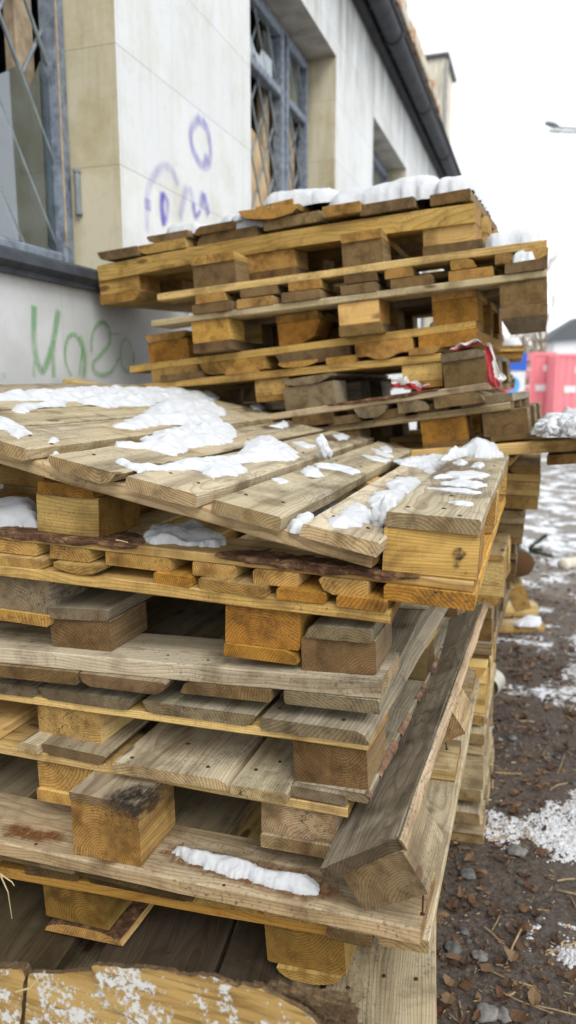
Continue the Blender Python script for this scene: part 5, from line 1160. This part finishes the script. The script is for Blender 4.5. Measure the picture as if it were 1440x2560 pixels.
ST = plain('pebble_stone', (.13, .12, .105), .85, var=.6, scale=10); tag(bm_obj('gravel', bm, (ST,), None, True), 'small grit and pebbles in the soil', 'gravel', kind='stuff')
GST = 'grey stones among the leaves'
for (x, y, r, lab) in ((955, 2400, 0, ''), (1200, 2395, .017, 'grey stone by a curled leaf, lower right of the soil'), (1162, 2330, .013, 'small grey stone nearest the foot of the near stack'), (1210, 2540, .024, 'speckled oval stone at the bottom edge of the photo'), (1258, 2540, .018, 'grey stone just right of the speckled oval one'),
                       (1135, 2372, .020, 'dark flat stone close to the stack, among leaves'), (1172, 2185, .022, 'bluish wedge-shaped stone left of the large snow patch'), (1290, 2130, .024, 'pale rounded stone half in the large snow patch'), (1282, 1850, .020, 'pale stone out on the bare soil'), (1365, 1885, .018, 'white stone farther right on the bare soil'), (1395, 1895, .010, 'little stone beside the white one')):
    if r == 0: continue
    c = onZ(x, y, .0); bm = bmesh.new(); peb(bm, (0, 0, 0), r, 0, 3); o = bm_obj('stone', bm, (plain('stone_'+str(x), rg.choice([(.15, .155, .16), (.18, .172, .16), (.12, .12, .112)]), .8, var=.4, scale=60),), None, True); o.location = (c.x, c.y, gz(c.x, c.y)+r*.35); tag(o, lab, 'stone', GST)
tb = bmesh.new(); bmesh.ops.create_icosphere(tb, subdivisions=1, radius=1); tb.verts.index_update(); ICO = ([v.co.copy() for v in tb.verts], [tuple(v.index for v in f.verts) for f in tb.faces]); tb.free()
GSN = 'snow patches on the ground'; G0 = up(Matrix.Identity(4), .004)
for (pts, h, lab) in [([(1195, 2060), (1212, 2030), (1235, 2010), (1270, 2018), (1300, 2035), (1350, 2030), (1372, 2010), (1420, 1985), (1470, 1960), (1540, 1970), (1560, 2110), (1480, 2150), (1420, 2160), (1372, 2150), (1340, 2120), (1312, 2110), (1300, 2140), (1262, 2132), (1235, 2110), (1212, 2095)], .030, 'large crusty snow patch on the soil, dotted with leaves'),
    ([(1308, 2330), (1330, 2300), (1350, 2290), (1370, 2322), (1400, 2330), (1440, 2350), (1500, 2360), (1500, 2420), (1440, 2410), (1410, 2422), (1372, 2392), (1330, 2368)], .026, 'smaller lower snow patch near the bottom right'),
    ([(1322, 2270), (1350, 2262), (1400, 2292), (1460, 2318), (1440, 2326), (1390, 2310), (1350, 2292)], .014, 'thin broken streak of snow above the smaller lower patch'),
    ([(1418, 1600), (1440, 1580), (1520, 1560), (1540, 1780), (1440, 1768), (1432, 1720), (1410, 1680), (1440, 1650)], .040, 'snow bank cut by the right edge of the photo')]:
    poly = px_poly(G0, pts); xs = [p[0] for p in poly]; ys = [p[1] for p in poly]; VV = []; FF = []; rs_ = random.Random(int(pts[0][0])); area = (max(xs)-min(xs))*(max(ys)-min(ys))
    for k in range(int(min(9000, area*60000))):
        x, y = rs_.uniform(min(xs)-.02, max(xs)+.02), rs_.uniform(min(ys)-.02, max(ys)+.02); d = edge_d((x, y), poly)*(1 if inside((x, y), poly) else -1)
        dn = d*14+noise.noise((x*16, y*16, 2))*.9+noise.noise((x*50, y*50, 5))*.5
        if dn < rs_.uniform(-.15, .35): continue
        r = rs_.uniform(.0018, .0050)*(1.5 if rs_.random() < .08 else 1)*min(1.5, .8+max(0, dn)*.4); ph = rs_.uniform(0, 9); zg = gz(x, y)+max(0, min(dn, 1.2))*.0045*(1+noise.noise((x*30, y*30, 9)))
        n0 = len(VV)
        for v in ICO[0]:
            dd = 1+.45*noise.noise(v*1.7+Vector((ph, k*.37, 0))); VV.append((x+v.x*r*dd*1.3, y+v.y*r*dd*1.3, zg+v.z*r*dd*.75))
        FF.extend((a_+n0, b_+n0, c_+n0) for a_, b_, c_ in ICO[1])
    me = bpy.data.meshes.new('snow_patch'); me.from_pydata(VV, [], FF); me.polygons.foreach_set('use_smooth', [True]*len(FF)); tag(link('snow_patch', me, None, (SNOW,)), lab, 'snow', GSN)

# ================================================================== FAR THINGS
def place(o_, x, y, d): o_.location = dist(x, y, d)
RED = plain('container_red', (.80, .25, .28), .6, var=.08, scale=3); WHT = plain('white_panel', (.72, .73, .74), .6, var=.08); DGR = plain('dark_roof', (.10, .11, .12), .6, var=.2)
def container(px0, px1, ytop, d, lab):
    a = dist(px0, ytop, d); b_ = dist(px1, ytop, d); W_ = (b_-a).length; Hh = a.z; ya = TH; r = empty('container', Matrix.Translation((a.x, a.y, 0)) @ Matrix.Rotation(ya, 4, 'Z')); tag(r, lab, 'container', 'red containers in the distance')
    bm = bmesh.new(); add_box(bm, (0, 0, .02), (W_, 2.4, Hh), .03)
    n = int(W_/.28)
    for k in range(n): add_box(bm, (.1+k*.28, -.03, .15), (.1+k*.28+.14, -.001, Hh-.12), .01)
    bm_obj('body', bm, (RED,), r); bm = bmesh.new(); add_box(bm, (-.02, -.05, Hh-.10), (W_+.02, -.031, Hh+.02)); add_box(bm, (-.02, -.05, .0), (W_+.02, -.031, .13)); add_box(bm, (-.02, -.055, .0), (.08, -.0315, Hh)); add_box(bm, (W_-.08, -.055, .0), (W_+.02, -.0315, Hh)); bm_obj('frame', bm, (RED,), r)
    for (fx, fz) in ((.45, .5), (.75, .78)):
        bm = bmesh.new(); add_box(bm, (W_*fx-.22, -.045, Hh*fz-.12), (W_*fx+.22, -.032, Hh*fz+.12)); bm_obj('label_plate', bm, (WHT,), r)
    return r
container(1330, 1389, 882, 28, 'red container with one long white plate, left of its neighbour'); container(1392, 1475, 886, 27, 'red container cut by the right edge of the photo')
ks = dist(1383, 840, 46); k0 = empty('kiosk', Matrix.Translation((ks.x, ks.y, 0)) @ Matrix.Rotation(TH, 4, 'Z')); tag(k0, 'white kiosk with an overhanging grey roof behind the red containers', 'kiosk')
box_obj('wall', (.2, .3, 0), (6, 2.4, ks.z+.1), (WHT,), k0)
bm = bmesh.new(); e = [(-.25, ks.z-.2), (.3, ks.z+.35), (1.6, ks.z+1.15), (6.5, ks.z+1.3), (6.5, ks.z+.1), (-.25, ks.z-.35)]; a = [bm.verts.new((p[0], 0, p[1])) for p in e]; c = [bm.verts.new((p[0], 1.6, p[1])) for p in e]; bm.faces.new(a); bm.faces.new(c[::-1])
for i in range(6): bm.faces.new((a[i], c[i], c[(i+1) % 6], a[(i+1) % 6]))
bmesh.ops.recalc_face_normals(bm, faces=bm.faces[:]); bm_obj('roof', bm, (DGR,), k0); box_obj('window', (.8, .27, 1.3), (2.6, .297, 2.4), (plain('kiosk_glass', (.12, .15, .18), .2),), k0)
# drinks cooler: blue top, white wave, red-white-blue disc
cx0 = dist(1256, 885, 11); ck = empty('drinks_cooler', Matrix.Translation((cx0.x, cx0.y, 0)) @ Matrix.Rotation(TH, 4, 'Z')); tag(ck, 'blue and white drinks cooler with a round red, white and blue emblem', 'cooler'); Hc = cx0.z; Wc = .36
BLU = plain('cooler_blue', (.03, .12, .55), .4, var=.1); LBL = plain('cooler_light_blue', (.10, .38, .72), .4, var=.1); RDD = plain('cooler_red', (.65, .05, .05), .4, var=.1)
box_obj('cabinet', (0, 0, 0), (Wc, .6, Hc), (WHT,), ck, .01); box_obj('header', (-.005, -.02, Hc-.24), (Wc+.005, -.001, Hc+.01), (BLU,), ck)
def disc(name, cx_, cz, r, a0_, a1_, y, mat, n=20, sx=1):
    bm = bmesh.new(); f_ = []; bk = []
    pts = [(cx_+math.cos(a0_+(a1_-a0_)*i/n)*r*sx, cz+math.sin(a0_+(a1_-a0_)*i/n)*r) for i in range(n+1)]
    if abs(a1_-a0_) > 6.2: pts = pts[:-1]
    f_ = [bm.verts.new((p[0], y, p[1])) for p in pts]; bk = [bm.verts.new((p[0], y+.003, p[1])) for p in pts]; bm.faces.new(f_); bm.faces.new(bk[::-1])
    for i in range(len(pts)): bm.faces.new((f_[i], bk[i], bk[(i+1) % len(pts)], f_[(i+1) % len(pts)]))
    bmesh.ops.recalc_face_normals(bm, faces=bm.faces[:]); return bm_obj(name, bm, (mat,), ck)
disc('emblem', .14, Hc-.46, .14, 0, 6.2832, -.008, LBL); disc('emblem', .10, Hc-.56, .12, .15*math.pi, 1.05*math.pi, -.013, RDD); disc('emblem', .14, Hc-.60, .10, math.pi, 2*math.pi, -.013, WHT)
RCK = plain('rack_goods', (.30, .22, .16), .7, var=.8, scale=12); rk = empty('display_rack', Matrix.Translation(dist(1318, 885, 13)*1.0)); rk.location.z = 0; tag(rk, 'narrow rack of mixed goods between the cooler and the red containers', 'rack')
for k in range(6):
    box_obj('shelf', (-.06, 0, .2+k*.3), (.07, .3, .22+k*.3), (WHT,), rk); bm = bmesh.new()
    for q in range(4): add_box(bm, (-.055+q*.031, .02, .221+k*.3), (-.030+q*.031, .12, .36+k*.3+.02*(q % 2)), .004)
    bm_obj('goods', bm, (RCK,), rk)
# street lamp
lh = dist(1362, 306, 19); lm = empty('street_lamp', Matrix.Translation((lh.x+2.7, lh.y+.9, 0))); tag(lm, 'grey street lamp with two flat heads reaching in from the right', 'street lamp')
LMP = plain('lamp_grey', (.22, .24, .26), .5, .3, var=.1); GLS = plain('lamp_bowl', (.55, .60, .58), .3, var=.05); Li = lm.matrix_world.inverted()
bm = bmesh.new(); tube(bm, [(0, 0, 0), (0, 0, 7.6)], .07, 10, .7); bm_obj('pole', bm, (LMP,), lm)
for (x, y, dz) in ((1362, 306, .0), (1372, 326, 0)):
    p0 = Li @ dist(x, y, 19); p1 = Li @ dist(x+36, y+13 if y < 320 else y+4, 19.2); bm = bmesh.new(); tube(bm, [(0, 0, 7.5), p1*.5+Vector((0, 0, 3.9)), p1], .028, 8); bm_obj('arm', bm, (LMP,), lm)
    d = p1-p0; bm = bmesh.new(); bmesh.ops.create_uvsphere(bm, u_segments=16, v_segments=8, radius=1)
    for v in bm.verts: v.co = Vector((v.co.x*d.length/2, v.co.y*.10, max(v.co.z, -.3)*.07))
    o = bm_obj('lamp_head', bm, (LMP if y < 320 else GLS,), lm, True); o.location = (p0+p1)/2; o.rotation_euler = d.to_track_quat('X', 'Z').to_euler()
# bare trees and bushes far off
TW = plain('bare_branches', (.24, .18, .11), .9, var=.3)
def bare_tree(base, h, label, seed, spread=.5, depth_=5, r0=None, grp='bare trees far behind the stacks'):
    rr = random.Random(seed); root = empty('bare_tree', Matrix.Translation(base)); tag(root, label, 'tree', grp); bt = bmesh.new(); bc = bmesh.new()
    def grow(p, d, l, r, lev):
        pts = [p]; q = p
        for k in range(3): d = (d+Vector((rr.gauss(0, .12), rr.gauss(0, .12), rr.gauss(.03, .06)))).normalized(); q = q+d*l/3; pts.append(q)
        tube(bt if lev == 0 else bc, pts, r, 5 if lev < 2 else 3, .6, cap=False)
        if lev < depth_:
            for k in range(rr.choice((3, 4)) if lev else 6):
                t = rr.uniform(.35, 1) if lev else rr.uniform(.25, 1); s_ = pts[0].lerp(pts[-1], t); nd = (d+Vector((rr.gauss(0, spread), rr.gauss(0, spread), rr.gauss(.15, .25)))).normalized(); grow(s_, nd, l*rr.uniform(.5, .72), r*.55, lev+1)
    grow(Vector((0, 0, 0)), Vector((0, 0, 1)), h*.55, r0 or h*.030, 0)
    bm_obj('trunk', bt, (TW,), root); bm_obj('crown', bc, (TW,), root)
for k, (x, h, d, lab) in enumerate(((1272, 5.0, 52, 'hazy bare tree, leftmost of the row beyond the kiosk'), (1292, 5.5, 56, 'hazy bare tree, second from the left beyond the kiosk'), (1312, 5.2, 50, 'hazy bare tree, third from the left beyond the kiosk'), (1334, 5.6, 54, 'hazy bare tree just left of the kiosk roof'), (1355, 5.0, 60, 'hazy bare tree partly behind the kiosk'))):
    b_ = dist(x, 960, d); bare_tree(Vector((b_.x, b_.y, 0)), h, lab, 20+k, .6, 4)
b_ = dist(1380, 960, 38); bare_tree(Vector((b_.x, b_.y, 0)), 8.0, 'slim bare sapling right of the middle stack', 40, .25, 4, .11, None)
# far hedge mass
bm = bmesh.new(); rh = random.Random(9); HB = dist(1300, 960, 64)
for k in range(9000):
    x = HB.x+rh.uniform(-26, 14); y = HB.y+rh.uniform(-2, 5); z = abs(rh.gauss(0, 1.6))*1.0; l = rh.uniform(.2, .7); d = Vector((rh.gauss(0, .5), rh.gauss(0, .3), 1)).normalized()*l; s_ = Vector((.045, .02, 0))
    c = Vector((x, y, z)); bm.faces.new([bm.verts.new(c-s_), bm.verts.new(c+s_), bm.verts.new(c+d)])
tag(bm_obj('thicket', bm, (TW,)), 'low brown thicket along the horizon', 'thicket', kind='stuff')
# a third pile of pallets just showing beyond the middle stack
for k, (y, xr, lab, cl_) in enumerate(((872, 1308, 'small snow-capped pallet on the far pile behind the middle stack', 'o'), (945, 1288, 'pallet under the snow-capped one on the far pile', 'b'))):
    simple((xr, y), (xr-100, y+3), 4.1, 2, (y-9, y, y+6, y+18, y+24), True, lab, GR_, W=.9, L=.8, col=cl_, rs=30+k)
simple((1290, 1003), (1180, 1006), 4.1, 2, (985, 1000, 1010, 1040, 1052), True, 'low pallet of the far pile, level with the wrapper', GR_, W=.9, L=.8, col='y', rs=40)
zq = onY(1312, 863, 4.1).z
snow_poly(up(Matrix.Identity(4), zq+.002), [(-.21+x_, 4.12+y_) for x_, y_ in ((0, 0), (.06, -.02), (.10, .0), (.10, .4), (0, .4))], .035, .012, 'snow cap on the far pile beyond the middle stack', None, jag=.01)
